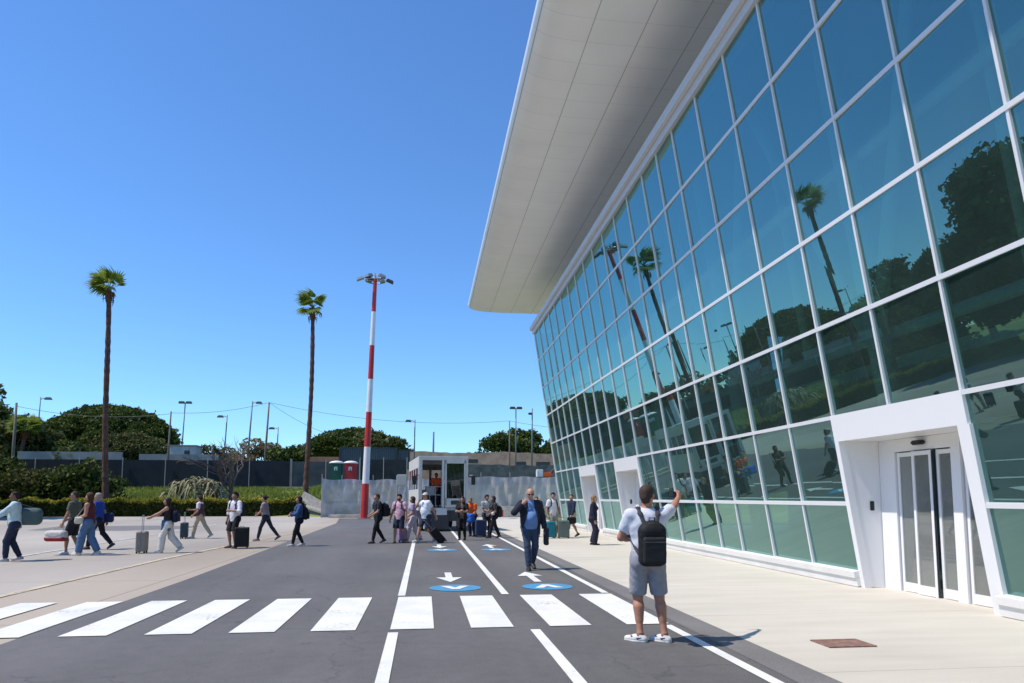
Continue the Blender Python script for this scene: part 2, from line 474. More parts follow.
class MB:
    """collects simple solids into one mesh"""
    def __init__(s):
        s.v, s.f = [], []

    def add(s, vs, fs):
        b = len(s.v)
        s.v += [tuple(v) for v in vs]
        s.f += [tuple(i + b for i in f) for f in fs]
        return s

    def box(s, c, d, rz=0.0, M3=None, taper=1.0):
        vs = []
        for z in (-.5, .5):
            t = taper if z > 0 else 1.0
            for x, y in ((-.5, -.5), (.5, -.5), (.5, .5), (-.5, .5)):
                p = Vector((x * d[0] * t, y * d[1] * t, z * d[2]))
                if M3 is not None: p = M3 @ p
                elif rz: p = Matrix.Rotation(rz, 3, 'Z') @ p
                vs.append(p + Vector(c))
        return s.add(vs, [(0, 3, 2, 1), (4, 5, 6, 7), (0, 1, 5, 4), (1, 2, 6, 5), (2, 3, 7, 6), (3, 0, 4, 7)])

    def hexa(s, b, t):
        return s.add(list(b) + list(t), [(0, 3, 2, 1), (4, 5, 6, 7), (0, 1, 5, 4), (1, 2, 6, 5), (2, 3, 7, 6), (3, 0, 4, 7)])

    def tube(s, pts, rad, n=8, cap=True):
        pts = [Vector(p) for p in pts]
        if not hasattr(rad, '__len__'): rad = [rad] * len(pts)
        base = len(s.v)
        ref = None
        for i, p in enumerate(pts):
            d = (pts[min(i + 1, len(pts) - 1)] - pts[max(i - 1, 0)])
            d = d.normalized() if d.length > 1e-9 else Vector((0, 0, 1))
            if ref is None:
                ref = Vector((0, 0, 1)) if abs(d.z) < .9 else Vector((1, 0, 0))
            a = d.cross(ref)
            if a.length < 1e-4: a = d.orthogonal()
            a.normalize(); b = d.cross(a)
            ref = -a.cross(d) if False else ref
            for k in range(n):
                t = 2 * math.pi * k / n
                s.v.append(tuple(p + (a * math.cos(t) + b * math.sin(t)) * rad[i]))
        for i in range(len(pts) - 1):
            for k in range(n):
                q = base + i * n
                s.f.append((q + k, q + (k + 1) % n, q + n + (k + 1) % n, q + n + k))
        if cap:
            s.f.append(tuple(base + k for k in range(n))[::-1])
            s.f.append(tuple(base + (len(pts) - 1) * n + k for k in range(n)))
        return s

    def prism(s, poly, y0, y1, axis='y'):
        n = len(poly)
        vs = []
        for y in (y0, y1):
            for a, b in poly:
                vs.append((a, y, b) if axis == 'y' else ((a, b, y) if axis == 'z' else (y, a, b)))
        fs = [tuple(range(n))[::-1], tuple(range(n, 2 * n))]
        for i in range(n):
            j = (i + 1) % n
            fs.append((i, j, n + j, n + i))
        return s.add(vs, fs)

    def build(s, name, m, parent=None, smooth=False, bevel=0.0, loc=None):
        me = bpy.data.meshes.new(name)
        me.from_pydata(s.v, [], s.f)
        bm = bmesh.new(); bm.from_mesh(me)
        bmesh.ops.recalc_face_normals(bm, faces=bm.faces[:])
        if bevel:
            bmesh.ops.bevel(bm, geom=bm.edges[:], offset=bevel, segments=2, affect='EDGES', clamp_overlap=True)
        bm.to_mesh(me); bm.free()
        if smooth:
            me.polygons.foreach_set('use_smooth', [True] * len(me.polygons))
        me.materials.append(m)
        o = bpy.data.objects.new(name, me)
        C.objects.link(o)
        if parent: o.parent = parent
        if loc: o.location = loc
        return o


def np_obj(name, V, F, m, parent=None, smooth=False):
    """V (n,3), F (m,k) arrays with constant k"""
    me = bpy.data.meshes.new(name)
    n, k = F.shape
    me.vertices.add(len(V)); me.vertices.foreach_set('co', np.ascontiguousarray(V, dtype=np.float32).ravel())
    me.loops.add(n * k); me.loops.foreach_set('vertex_index', np.ascontiguousarray(F, dtype=np.int32).ravel())
    me.polygons.add(n)
    me.polygons.foreach_set('loop_start', np.arange(0, n * k, k, dtype=np.int32))
    me.polygons.foreach_set('loop_total', np.full(n, k, dtype=np.int32))
    if smooth: me.polygons.foreach_set('use_smooth', np.ones(n, dtype=bool))
    me.update(calc_edges=True)
    me.materials.append(m)
    o = bpy.data.objects.new(name, me)
    C.objects.link(o)
    if parent: o.parent = parent
    return o


def copy_tree(o, parent=None):
    c = o.copy(); C.objects.link(c); c.parent = parent
    for ch in list(o.children): copy_tree(ch, c)
    return c


def sheet(name, poly, z, m, kind='structure', label=None):
    me = bpy.data.meshes.new(name)
    me.from_pydata([(x, y, z) for x, y in poly], [], [tuple(range(len(poly)))])
    me.materials.append(m)
    o = bpy.data.objects.new(name, me); C.objects.link(o)
    tag(o, label, kind=kind)
    return o


# ------------------------------------------------------------------ ground
def sstep(t):
    t = max(0.0, min(1.0, t)); return t * t * (3 - 2 * t)


def ground_z(x, y):
    """flat apron, then a bank that climbs towards the perimeter"""
    left = sstep((-9.5 - x) / 4.0)
    zl = 0.55 * sstep((y - 66.5) / 2.0) + 2.05 * sstep((y - 68.0) / 17.0)
    zm = 3.0 * sstep((y - 64.0) / 12.0)
    z = zl * left + zm * (1 - left)
    # the bank bends round the apron on the far left, beyond the picture
    zw = 1.6 * sstep((-37 - x) / 14.0) * sstep((y + 40) / 30.0)
    return max(z, zw) - (0.06 if z < 0.02 and zw < 0.02 else 0.0)


def make_terrain():
    xs = list(np.concatenate([np.linspace(-900, -80, 12), np.linspace(-76, 40, 59), np.linspace(60, 900, 12)]))
    ys = list(np.concatenate([np.linspace(-500, -40, 10), np.linspace(-30, 62, 24), np.linspace(63, 90, 55), np.linspace(95, 160, 14), np.linspace(190, 1600, 12)]))
    V = np.array([(x, y, ground_z(x, y)) for y in ys for x in xs])
    nx = len(xs)
    F = np.array([(j * nx + i, j * nx + i + 1, (j + 1) * nx + i + 1, (j + 1) * nx + i) for j in range(len(ys) - 1) for i in range(nx - 1)])
    o = np_obj('ground', V, F, M['soil'], smooth=True)
    tag(o, kind='structure')


make_terrain()
# concrete apron on the left, asphalt road, pavement: each one sheet above the last
sheet('apron', [(-39, -60), (9, -60), (9, 62), (2, 63.4), (-9.3, 63.4), (-10.5, 65.9), (-36, 65.9), (-39, 64)], 0.0, M['apron'])
sheet('road', [(-4.45, -40), (3.62, -40), (3.62, 58.2), (-6.6, 58.2), (-5.5, 47), (-4.62, 15), (-4.58, 8)], 0.004, M['asphalt'])
sheet('road_edge', [(3.24, -40), (3.62, -40), (3.62, 58.2), (3.24, 58.2)], 0.008, M['asphalt_strip'])
sheet('pavement', [(3.62, -40), (9.0, -40), (9.0, 60), (3.62, 60)], 0.006, M['sidewalk'])
sheet('asphalt_patch', [(-19.5, 38.6), (-14.6, 37.6), (-12.6, 39.5), (-12.4, 43.0), (-15.0, 44.4), (-20.5, 44.0)], 0.004, mat('apron_patch', (0.17, 0.165, 0.16), 0.9, var=0.15, scale=3))


def mark(name, poly, m, z=0.012):
    me = bpy.data.meshes.new(name)
    me.from_pydata([(x, y, z) for x, y in poly], [], [tuple(range(len(poly)))])
    me.materials.append(m)
    o = bpy.data.objects.new(name, me); C.objects.link(o)
    return tag(o, kind='structure')


def rect(x0, x1, y0, y1): return [(x0, y0), (x1, y0), (x1, y1), (x0, y1)]


for k in range(-7, 4):
    x0 = -0.39 + (0.945 if k < 0 else 0.985) * k
    x1 = x0 + 0.53
    if k == 3: x1 = 3.11
    mark('zebra_stripe', rect(x0, x1, 9.05, 11.95), M['paint'] if k > -7 else M['paint_worn'], z=0.013)
for xc, segs in ((-0.345, ((-6, 8.85), (12.1, 27.5))), (1.36, ((-6, 8.85), (12.1, 44))), (3.05, ((-6, 8.95), (12.06, 44)))):
    for a, b in segs:
        mark('lane_line', rect(xc - 0.06, xc + 0.06, a, b), M['paint'])
mark('yellow_line', [(-6.96, 2), (-6.80, 2), (-6.70, 20), (-6.3, 27), (-5.7, 36), (-5.85, 36), (-6.45, 27), (-6.86, 20)], M['paint_yellow'])
mark('worn_line', [(-10.2, 8), (-10.05, 8), (-11.5, 31.6), (-12.3, 46), (-12.5, 46), (-11.7, 31.6)], M['paint_worn'])
for y0 in (13.05, 22.45):
    for xc, sgn in ((0.57, -1), (2.23, 1)):
        mark('blue_disc', [(xc + 0.46 * math.cos(t), y0 + 0.46 * math.sin(t)) for t in np.linspace(0, 2 * math.pi, 41)[:-1]], M['paint_blue'])
        # white chevron inside the disc
        s = sgn
        mark('chevron_mark', [(xc - 0.26, y0 - 0.22 * s), (xc - 0.10, y0 - 0.22 * s), (xc, y0 + 0.02 * s), (xc + 0.10, y0 - 0.22 * s), (xc + 0.26, y0 - 0.22 * s), (xc + 0.06, y0 + 0.24 * s), (xc - 0.06, y0 + 0.24 * s)][::s], M['paint'], z=0.018)
        ya = y0 + 1.7
        if sgn < 0:
            P = [(-0.07, 0.95), (-0.07, -0.0), (-0.26, 0.0), (0, -0.8), (0.26, 0.0), (0.07, 0.0), (0.07, 0.95)]
        else:
            P = [(-0.07, -0.95), (0.07, -0.95), (0.07, 0.1), (0.26, 0.1), (0, 0.9), (-0.26, 0.1), (-0.07, 0.1)]
        mark('road_arrow', [(xc - 0.05 + a, ya + b) for a, b in P], M['paint'])

hb = MB(); hb.box((4.585, 7.60, 0.012), (0.48, 0.34, 0.012))
hf_ = empty('manhole_cover', (0, 0, 0)); tag(hf_, 'small rusty red rectangular cover set in the pale pavement near the entrance', 'manhole cover')
hb.build('cover_plate', M['hatch'], hf_)
fr = MB()
for a, b, c_, d_ in ((4.585, 7.415, 0.54, 0.03), (4.585, 7.785, 0.54, 0.03), (4.33, 7.60, 0.03, 0.34), (4.84, 7.60, 0.03, 0.34)): fr.box((a, b, 0.013), (c_, d_, 0.014))
fr.build('cover_frame', M['hatch'], hf_)

# ------------------------------------------------------------------ terminal building
K = 0.15
NL = math.hypot(1, K)


def FP(y, z, off=0.0):
    """point on the leaning facade at height z, off metres out of it"""
    return Vector((7.85 - K * z - off / NL, y, z - off * K / NL))


ROWS = [0.28, 1.5, 3.06, 4.68, 6.28, 7.86, 9.44, 11.0]
YM = [-9.95, -8.35, -6.75, -5.15, -3.55, -1.95, -0.35, 1.25, 2.85, 4.3, 5.87, 7.47, 9.07, 10.66, 12.26, 13.87, 15.48, 17.08, 18.35, 19.66, 21.24, 22.84, 24.44, 26.0, 27.55, 29.15, 30.75, 32.38, 34.02, 35.6, 37.12, 38.7, 40.25]
PORTALS = [(9.07, 12.26), (24.44, 27.55), (30.75, 34.02)]
tb = empty('terminal_building', (7.85, 9, 0))
TBI = Vector((-7.85, -9, 0))
tag(tb, 'long terminal with leaning blue green glass front, white entrance portals and pale overhanging roof', 'terminal building')


def tpart(mb, name, m, smooth=False, bevel=0.0, parent=None, kind=None):
    o = mb.build(name, m, parent or tb, smooth, bevel)
    if parent is None or parent is tb: o.location = TBI
    if kind: o['kind'] = kind
    return o


def fbox(mb, y0, y1, z0, z1, o0, o1):
    mb.hexa([FP(y0, z0, o0), FP(y1, z0, o0), FP(y1, z0, o1), FP(y0, z0, o1)], [FP(y0, z1, o0), FP(y1, z1, o0), FP(y1, z1, o1), FP(y0, z1, o1)])


def in_portal(y0, y1):
    return any(a - 0.01 <= y0 and y1 <= b + 0.01 for a, b in PORTALS)


# mullions, split where a portal takes the lower two rows
for i, y in enumerate(YM):
    low = 3.06 if any(a + 0.1 < y < b - 0.1 for a, b in PORTALS) else 0.28
    mb = MB(); fbox(mb, y - 0.024, y + 0.024, low, 11.0, -0.10, 0.014)
    tpart(mb, 'mullion', M['mullion'])
for r, z in enumerate(ROWS[1:-1]):
    segs = []
    if z < 3.0:
        cur = YM[0]
        for a, b in sorted(PORTALS):
            segs.append((cur, a)); cur = b
        segs.append((cur, YM[-1]))
    else:
        segs = [(YM[0], YM[-1])]
    w = 0.035
    for a, b in segs:
        mb = MB(); fbox(mb, a, b, z - w, z + w, -0.08, 0.026)
        tpart(mb, 'transom', M['mullion'])
panes = []
for i in range(len(YM) - 1):
    for r in range(7):
        y0, y1, z0, z1 = YM[i], YM[i + 1], ROWS[r], ROWS[r + 1]
        if r < 2 and in_portal(y0, y1): continue
        d = abs((y0 + y1) / 2)
        vis = (y1 > 6.0)
        panes.append(((0 if vis else 1000) + d * 1.0 + abs(z0 - 3) * 0.3, y0, y1, z0, z1, r))
panes.sort()
rest = MB()
for n, (_, y0, y1, z0, z1, r) in enumerate(panes):
    # real glazing is never perfectly flat in plane: every pane sits a hair differently, so reflections break at the mullions
    e = [RNG.normal(0, 0.0018) for _ in range(4)]
    e = [e[0] + .006, e[1] - .026, e[2] + .024, e[3] - .010]   # shared tilt added to every pane to steer its reflections
    tgt = MB() if n < 100 else rest
    b = [FP(y0 + .02, z0 + .02, -0.008 + e[0]), FP(y1 - .02, z0 + .02, -0.008 + e[1])]
    t = [FP(y0 + .02, z1 - .02, -0.008 + e[2]), FP(y1 - .02, z1 - .02, -0.008 + e[3])]
    nrm = Vector((1, 0, K)).normalized() * 0.02
    tgt.add([b[0], b[1], t[1], t[0]], [(0, 3, 2, 1)])
    if n < 100: tpart(tgt, 'glass_panel', M['glass'])
tpart(rest, 'glass_panel', M['glass'], kind='stuff')

# head band above the glass, plinth under it
mb = MB(); fbox(mb, YM[0] - 0.1, YM[-1] + 0.12, 11.0, 11.20, -0.3, 0.10); fbox(mb, YM[0] - 0.1, YM[-1] + 0.12, 11.205, 11.40, -0.3, 0.22)
tpart(mb, 'head_band', M['band'])
segs = []; cur = YM[0]
for a, b in PORTALS: segs.append((cur, a)); cur = b
segs.append((cur, YM[-1] + 0.1))
for a, b in segs:
    mb = MB()
    fbox(mb, a + 0.02, b - 0.02, 0.19, 0.30, -0.15, 0.13)
    fbox(mb, a + 0.02, b - 0.02, 0.03, 0.185, -0.15, 0.10)
    tpart(mb, 'plinth', M['plinth'])
    mb = MB(); fbox(mb, a + 0.02, b - 0.02, 0.0, 0.028, -0.15, 0.03)
    tpart(mb, 'plinth_gap', M['dark_rubber'])
# far end wall of the building, flush with the last mullion
mb = MB(); mb.hexa([FP(40.3, 0, 0), FP(40.3, 0, -14), FP(40.5, 0, -14), FP(40.5, 0, 0)], [FP(40.3, 11.0, 0), FP(40.3, 11.0, -14), FP(40.5, 11.0, -14), FP(40.5, 11.0, 0)])
tpart(mb, 'end_wall', M['band'])
# inside: floor, back wall, upper ceiling, round columns, slanting struts
mb = MB(); mb.box((15, 15, -0.03), (13.4, 51, 0.09)); tpart(mb, 'interior_floor', M['interior_floor'])
mb = MB(); mb.box((21.5, 15, 5.6), (0.3, 51, 11.2)); tpart(mb, 'interior_wall', M['interior_wall'])
mb = MB(); mb.box((15.2, -10.6, 5.6), (13, 0.3, 11.2)); tpart(mb, 'interior_side_wall', M['interior_wall'])
mb = MB(); mb.box((14.2, 15, 11.3), (15, 50.4, 0.15)); tpart(mb, 'interior_ceiling', M['interior_wall'])
mb = MB(); mb.box((17.2, 15, 5.4), (8, 50, 0.35)); tpart(mb, 'gallery_floor', M['interior_white'])
def strut(name, y0, z0, y1, z1, off, r):
    mb = MB(); mb.tube([FP(y0, z0, -off), FP(y1, z1, -off)], r, 12)
    tpart(mb, name, M['interior_white'], smooth=True)


for y in np.arange(-6.5, 40, 6.4):
    strut('column', y, 0.03, y, 11.2, 1.5, .22)
    strut('brace', y + .2, 4.6, y + 3.1, 10.9, 1.4, .13)
    strut('brace', y - .2, 4.6, y - 3.1, 10.9, 1.4, .13)
    strut('brace', y + 3.2, 4.6, y + 3.2, 11.1, 1.9, .09)
for z in (4.5, 8.0): strut('girder', -9, z, 39.8, z, 1.75, .12)

# portals
for pi, (a, b) in enumerate(PORTALS):
    DX = 8.25
    por = MB()
    jn, jf_ = (0.17, 0.09)
    zt = 2.62
    fbox(por, a - 0.03, b + 0.03, zt, 3.095, -0.1, 0.035)                       # header
    # near jamb and far jamb on the facade plane
    fbox(por, a - 0.06, a + jn, 0.0, zt, -0.1, 0.035)
    fbox(por, b - jf_, b + 0.03, 0.0, zt, -0.1, 0.035)
    # reveals, facade plane to door plane
    for y0, y1 in ((a + 0.0, a + jn - 0.05), (b - jf_ + 0.01, b + 0.05)):
        p0, p1 = FP(y0, 0, -0.1), FP(y0, zt, -0.1)
        q0, q1 = FP(y1, 0, -0.1), FP(y1, zt, -0.1)
        por.hexa([p0, (DX + .15, y0, 0), (DX + .15, y1, 0), q0], [p1, (DX + .15, y0, zt), (DX + .15, y1, zt), q1])
    # ceiling of the recess
    p = FP(a, zt, -0.1)
    por.hexa([(p.x, a, zt + .002), (DX + .15, a, zt + .002), (DX + .15, b, zt + .002), (p.x, b, zt + .002)], [(p.x, a, zt + .1), (DX + .15, a, zt + .1), (DX + .15, b, zt + .1), (p.x, b, zt + .1)])
    po = tpart(por, 'entrance_portal', M['white_metal'])
    # door screen
    L_ = b - a
    f = lambda t: b - t          # distance measured from the far jamb
    wall = MB()
    wall.box((DX, f(0.30), zt / 2), (0.1, 0.42, zt))
    wall.box((DX, (f(0.51) + f(1.9)) / 2, 2.51), (0.1, 1.39, 0.215))
    wall.box((DX, f(2.0), zt / 2), (0.14, 0.20, zt))
    wall.box((DX, f(2.52), 2.51), (0.1, 0.84, 0.215))
    wall.box((DX, (f(2.94) + a + 0.19) / 2, zt / 2), (0.1, abs(f(2.94) - a - 0.19), zt))
    wall.build('door_surround', M['white_metal'], po)

    def leaf(t0, t1, x, nm, z1=2.395):
        m_ = MB(); w = 0.055
        y0, y1 = f(t1), f(t0)
        m_.box((x, y0 + w / 2, z1 / 2), (0.045, w, z1 - 0.02)); m_.box((x, y1 - w / 2, z1 / 2), (0.045, w, z1 - 0.02))
        m_.box((x, (y0 + y1) / 2, 0.09), (0.043, y1 - y0 - 2 * w, 0.15)); m_.box((x, (y0 + y1) / 2, z1 - 0.05), (0.043, y1 - y0 - 2 * w, 0.07))
        d = m_.build(nm, M['white_metal'], po)
        g = MB(); g.box((x, (y0 + y1) / 2, z1 / 2 + 0.04), (0.012, y1 - y0 - 2 * w, z1 - 0.25)); g.build('door_glass', M['door_glass'], po)
        e = MB(); e.box((x, y0 - 0.007, z1 / 2), (0.03, 0.012, z1 - 0.03)); e.build('door_seal', M['black_plastic'], po)
    leaf(0.53, 0.97, DX + 0.01, 'door_leaf')
    leaf(1.00, 1.47, DX - 0.06, 'door_leaf')
    leaf(1.50, 1.90, DX + 0.01, 'door_leaf')
    leaf(2.12, 2.94, DX + 0.0, 'side_light')
    sn = MB(); sn.box((DX - 0.11, f(1.22), 2.52), (0.10, 0.26, 0.075)); sn.build('door_sensor', M['black_plastic'], po, bevel=0.02)
    rd = MB(); rd.box((8.02, b - jf_ - 0.0, 1.46), (0.075, 0.03, 0.17)); rd.build('card_reader', M['black_plastic'], po, bevel=0.008)

# the roof: a wing with a round nose that overhangs the pavement
prof = [(9.9, 13.502), (8.208, 13.502), (7.128, 13.502), (6.372, 13.502), (5.4, 13.502), (4.644, 13.502), (4.104, 13.518), (3.672, 13.539), (3.348, 13.566), (3.132, 13.604), (2.938, 13.664), (2.786, 13.75), (2.689, 13.858), (2.657, 13.977), (2.7, 14.085), (2.83, 14.171), (3.132, 14.268), (4.104, 14.56), (7.02, 15.208), (10, 15.6), (14, 15.8), (22, 15.6), (22, 13.502)]
mb = MB()
ys_ = [-11.0, 45.3]
n = len(prof)
V = [(x, y, z) for y in ys_ for x, z in prof]
Fs = [tuple(range(n))[::-1], tuple(range(n, 2 * n))] + [(i, (i + 1) % n, n + (i + 1) % n, n + i) for i in range(n)]
mb.add(V, Fs)
ro = mb.build('roof', M['soffit'], tb)
ro.location = TBI
for p in ro.data.polygons: p.use_smooth = len(p.vertices) == 4
bm = bmesh.new(); bm.from_mesh(ro.data)
for e in bm.edges:
    if any(len(f.verts) > 4 for f in e.link_faces): e.smooth = False
bm.to_mesh(ro.data); bm.free()
mb = MB(); mb.box((8.0, 14.5, 12.4), (0.2, 51, 2.1)); tpart(mb, 'clerestory_wall', M['interior_wall'])
mb = MB(); mb.box((14.8, 40.2, 12.4), (13.4, 0.2, 2.1)); tpart(mb, 'clerestory_wall', M['interior_wall'])


# ------------------------------------------------------------------ vegetation
def leaf_quads(P, size, up=0.3, aspect=1.6):
    n = len(P)
    a = RNG.normal(size=(n, 3)); a[:, 2] += 0.0
    a /= np.linalg.norm(a, axis=1)[:, None]
    b = RNG.normal(size=(n, 3)); b[:, 2] *= 0.7
    b -= (b * a).sum(1)[:, None] * a
    b /= np.linalg.norm(b, axis=1)[:, None]
    s = size * RNG.uniform(0.6, 1.3, n)[:, None]
    a = a * s * 0.5 * aspect; b = b * s * 0.5
    V = np.stack([P - a, P - b * 0.9, P + a, P + b * 0.9], 1).reshape(-1, 3)
    return V, np.arange(4 * n).reshape(-1, 4)


def clump_points(clumps, per, shell=0.55):
    out = []
    for (c, r) in clumps:
        vol = r[0] * r[1] * r[2]
        n = int(per * (r[0] * r[1] + r[1] * r[2] + r[0] * r[2]) / 3)
        d = RNG.normal(size=(n, 3)); d /= np.linalg.norm(d, axis=1)[:, None]
        rad = RNG.uniform(shell ** 3, 1.0, n) ** (1 / 3) * np.where(RNG.random(n) < .12, RNG.uniform(1.0, 1.22, n), 1.0)
        # knobbly surface
        kn = 1 + 0.16 * np.sin(d[:, 0] * 7 + c[0]) * np.sin(d[:, 1] * 6 + c[1]) + 0.10 * np.sin(d[:, 2] * 11 + c[2])
        out.append(np.array(c) + d * (rad * kn)[:, None] * np.array(r))
    return np.concatenate(out)


def tree(label, x, y, clumps, leaf, m, trunk, per=30, cat='tree', group=None, name='tree', base=None):
    z0 = ground_z(x, y) if base is None else base
    o = empty(name, (x, y, z0))
    tag(o, label, cat, group)
    P = clump_points(clumps, per)
    P = P[P[:, 2] > 0.05]
    V, F = leaf_quads(P, leaf)
    np_obj('crown', V, F, m, o)
    if trunk:
        mb = MB()
        h, r0 = trunk
        top = Vector((RNG.normal(0, .2), RNG.normal(0, .2), h))
        mb.tube([(0, 0, -0.3), (r0 * .5, 0, h * .4), top], [r0 * 1.25, r0, r0 * .75], 8)
        for c, r in clumps[:9]:
            cc = Vector(c) - Vector((0, 0, r[2] * .2))
            mid = (top + cc) / 2 + Vector((0, 0, -0.25 * (cc - top).length * .3))
            mb.tube([top - Vector((0, 0, r0)), mid, cc], [r0 * .55, r0 * .35, r0 * .12], 6)
        mb.build('trunk', M['bark'], o, smooth=True)
    return o


def blob_clumps(w, d, h, z0, n, rmin, rmax, flat=0.75, rnd=None):
    rnd = rnd or random
    out = []
    for _ in range(n):
        t = rnd.uniform(0, 2 * math.pi); u = math.sqrt(rnd.random())
        x, y = u * math.cos(t) * w / 2, u * math.sin(t) * d / 2
        zz = z0 + (h - z0) * rnd.uniform(0.1, math.sqrt(max(0.06, 1 - u * u * .9)))
        r = rnd.uniform(rmin, rmax)
        out.append(((x, y, zz - r * .6), (r * 1.15, r * 1.15, r * flat)))
    return out


def umbrella_clumps(w, d, h, z0, n, r, rnd=random):
    """stone pine: a dome of packed tufts with a flat underside"""
    out = []
    for i in range(n):
        t = i * 2.39996 + rnd.uniform(-.2, .2); u = math.sqrt((i + .5) / n)
        x, y = u * math.cos(t) * w / 2, u * math.sin(t) * d / 2
        zt = z0 + (h - z0) * math.sqrt(max(0.0, 1 - (u * .93) ** 2))
        rr = r * rnd.uniform(.75, 1.2)
        out.append(((x, y, zt - rr * .6), (rr * 1.1, rr * 1.1, rr * .7)))
        if u < .85:
            out.append(((x * .9, y * .9, (zt + z0) / 2 - rr * .3), (rr * 1.1, rr * 1.1, rr * .8)))
        if u > .7:
            out.append(((x * .97, y * .97, z0 + (zt - z0) * .35), (rr * 1.05, rr * 1.05, rr * .75)))
    return out


def fan_leaf(V, F, o, d, up, size, nb=13, droop=0.25):
    """palm fan: blades radiating from the end of the stalk"""
    side = d.cross(up).normalized(); up2 = side.cross(d).normalized()
    for k in range(nb):
        a = (k / (nb - 1) - .5) * 2.5
        dirv = (d * math.cos(a) + side * math.sin(a)).normalized()
        L = size * (1 - .28 * abs(a) / 1.25) * random.uniform(.85, 1.1)
        wv = (side * math.cos(a) - d * math.sin(a)) * size * .075
        m1 = o + dirv * L * .55 + up2 * L * .04
        tip = o + dirv * L + up2 * (-droop * L) + Vector((-0.12, 0, 0)) * L
        b = len(V)
        V += [tuple(o), tuple(m1 + wv), tuple(tip), tuple(m1 - wv)]
        F.append((b, b + 1, b + 2, b + 3))


def fan_palm(name, label, x, y, h, lean, wind, seed, w=0.36, size=1.15, nf=30, group=None, trunk_only_base=None):
    random.seed(seed)
    z0 = ground_z(x, y)
    o = empty(name, (x, y, z0)); tag(o, label, 'palm tree', group)
    n = 46
    pts, rad = [], []
    for i in range(n + 1):
        t = i / n
        pts.append((lean[0] * t + 0.10 * math.sin(t * 5 + seed) - 0.1 * math.sin(seed), lean[1] * t, -0.2 + (h + 0.2) * t))
        base = w * (1.38 - .38 * min(1, t * 5)) if t < .2 else w * (1.0 - .2 * (t - .2) / .8)
        rad.append(base * (1 + (.08 if i % 2 else -.04)) * random.uniform(.93, 1.07))
    mb = MB(); mb.tube(pts, rad, 12); mb.build('trunk', M['palm_bark'], o)
    top = Vector(pts[-1])
    sk = MB()
    sk.tube([top + Vector((0, 0, dz)) for dz in (-1.35, -1.1, -.6, -.15, .15)], [w * .62, w * .98, w * 1.18, w * .95, w * .35], 12)
    for k in range(26):
        a = random.uniform(0, 6.28); zz = random.uniform(-1.1, -.1)
        p = top + Vector((math.cos(a) * w * .8, math.sin(a) * w * .8, zz))
        sk.tube([p, p + Vector((math.cos(a) * .25, math.sin(a) * .25, -.1)), p + Vector((math.cos(a) * .2, math.sin(a) * .2, -.5))], [.05, .04, .015], 4)
    sk.build('dead_skirt', M['palm_skirt'], o)
    V, F = [], []
    st = MB()
    for k in range(nf):
        a = k * 2.39996
        el = R(random.uniform(-22, 78))
        d = Vector((math.cos(a) * math.cos(el), math.sin(a) * math.cos(el), math.sin(el)))
        d = (d + Vector(wind) * random.uniform(.5, 1.1)).normalized()
        Ls = random.uniform(.55, .95) * size * .8
        e = top + Vector((0, 0, .1)) + d * Ls
        st.tube([top, top + d * Ls * .5 + Vector((0, 0, .05)), e], [.035, .025, .02], 4)
        upv = Vector((0, 0, 1)) if abs(d.z) < .9 else Vector((1, 0, 0))
        upv = (upv + Vector((random.uniform(-.6, .6), random.uniform(-.6, .6), 0))).normalized()
        fan_leaf(V, F, e, d, upv, size * random.uniform(.75, 1.05), droop=random.uniform(.05, .4))
    me = bpy.data.meshes.new('crown'); me.from_pydata(V, [], F); me.materials.append(M['leaf_palm'])
    cr = bpy.data.objects.new('crown', me); C.objects.link(cr); cr.parent = o
    st.build('leaf_stalks', M['leaf_palm'], cr)
    return o


fan_palm('palm_tree', 'very tall slim palm with tufted crown blown leftward, left of the two', -28.35, 69.0, 20.2, (-.85, 0), (-.8, 0, .25), 3, w=.25, size=1.4, nf=26, group='tall palms behind the hedge')
fan_palm('palm_tree', 'very tall slim palm with ragged open crown, just left of the red and white mast', -10.95, 69.0, 18.7, (0.15, 0), (-.5, 0, .05), 11, w=.22, size=1.3, nf=21, group='tall palms behind the hedge')
# a smaller palm among the trees on the far left
fan_palm('palm_tree', 'short broad palm among the dark trees at the left edge, by a lamp post', -49.6, 96.0, 7.6, (0.2, 0), (0, 0, 0), 21, w=.25, size=1.5, nf=40)

random.seed(5)
tree('broad dome of a stone pine rising behind the left palm trunk', -49.2, 120, umbrella_clumps(18.0, 17, 13.4, 5.6, 60, 2.1), .34, M['leaf_pine'], (6.5, .5), per=400, name='pine_tree', cat='pine tree')
tree('lower rounded pine on the right flank of the big stone pine', -43.3, 112, umbrella_clumps(10.5, 10, 8.6, 3.8, 34, 1.7), .34, M['leaf_olive'], (4.5, .4), per=330, name='pine_tree', cat='pine tree')
tree('stone pine right of the second palm, behind the grey containers', -13.0, 135, umbrella_clumps(16, 12, 11.6, 6.6, 40, 1.9), .36, M['leaf_pine'], (7, .4), per=300, name='pine_tree', cat='pine tree')
tree('light green rounded tree just left of the red and white mast', -7.6, 128, blob_clumps(9.5, 8, 12.2, 5.0, 16, 1.5, 2.2), .5, M['leaf_olive'], (6, .35), per=150)
tree('round green tree above the brown wall, between two lamp posts', 17.6, 140, blob_clumps(15.5, 10, 12.4, 5.0, 22, 1.8, 2.6), .5, M['leaf_dark'], (7, .4), per=150)
tree('smaller round tree beside the glass corner of the terminal', 27.6, 140, blob_clumps(10, 8, 11.6, 5.0, 14, 1.6, 2.3), .5, M['leaf_dark'], (6, .35), per=150)
mbx = blob_clumps(2, 2, 10.5, 5, 1, .5, .6); mbx = [((0, 0, z), (1.6 - (z - 5) * .24,) * 2 + (1.0,)) for z in (5, 6, 7, 8, 9, 10, 11)]
tree('tiny pointed conifer tip above the brown wall right of the vehicle', 12.6, 165, mbx, .5, M['leaf_dark'], (5, .2), per=60, name='conifer')
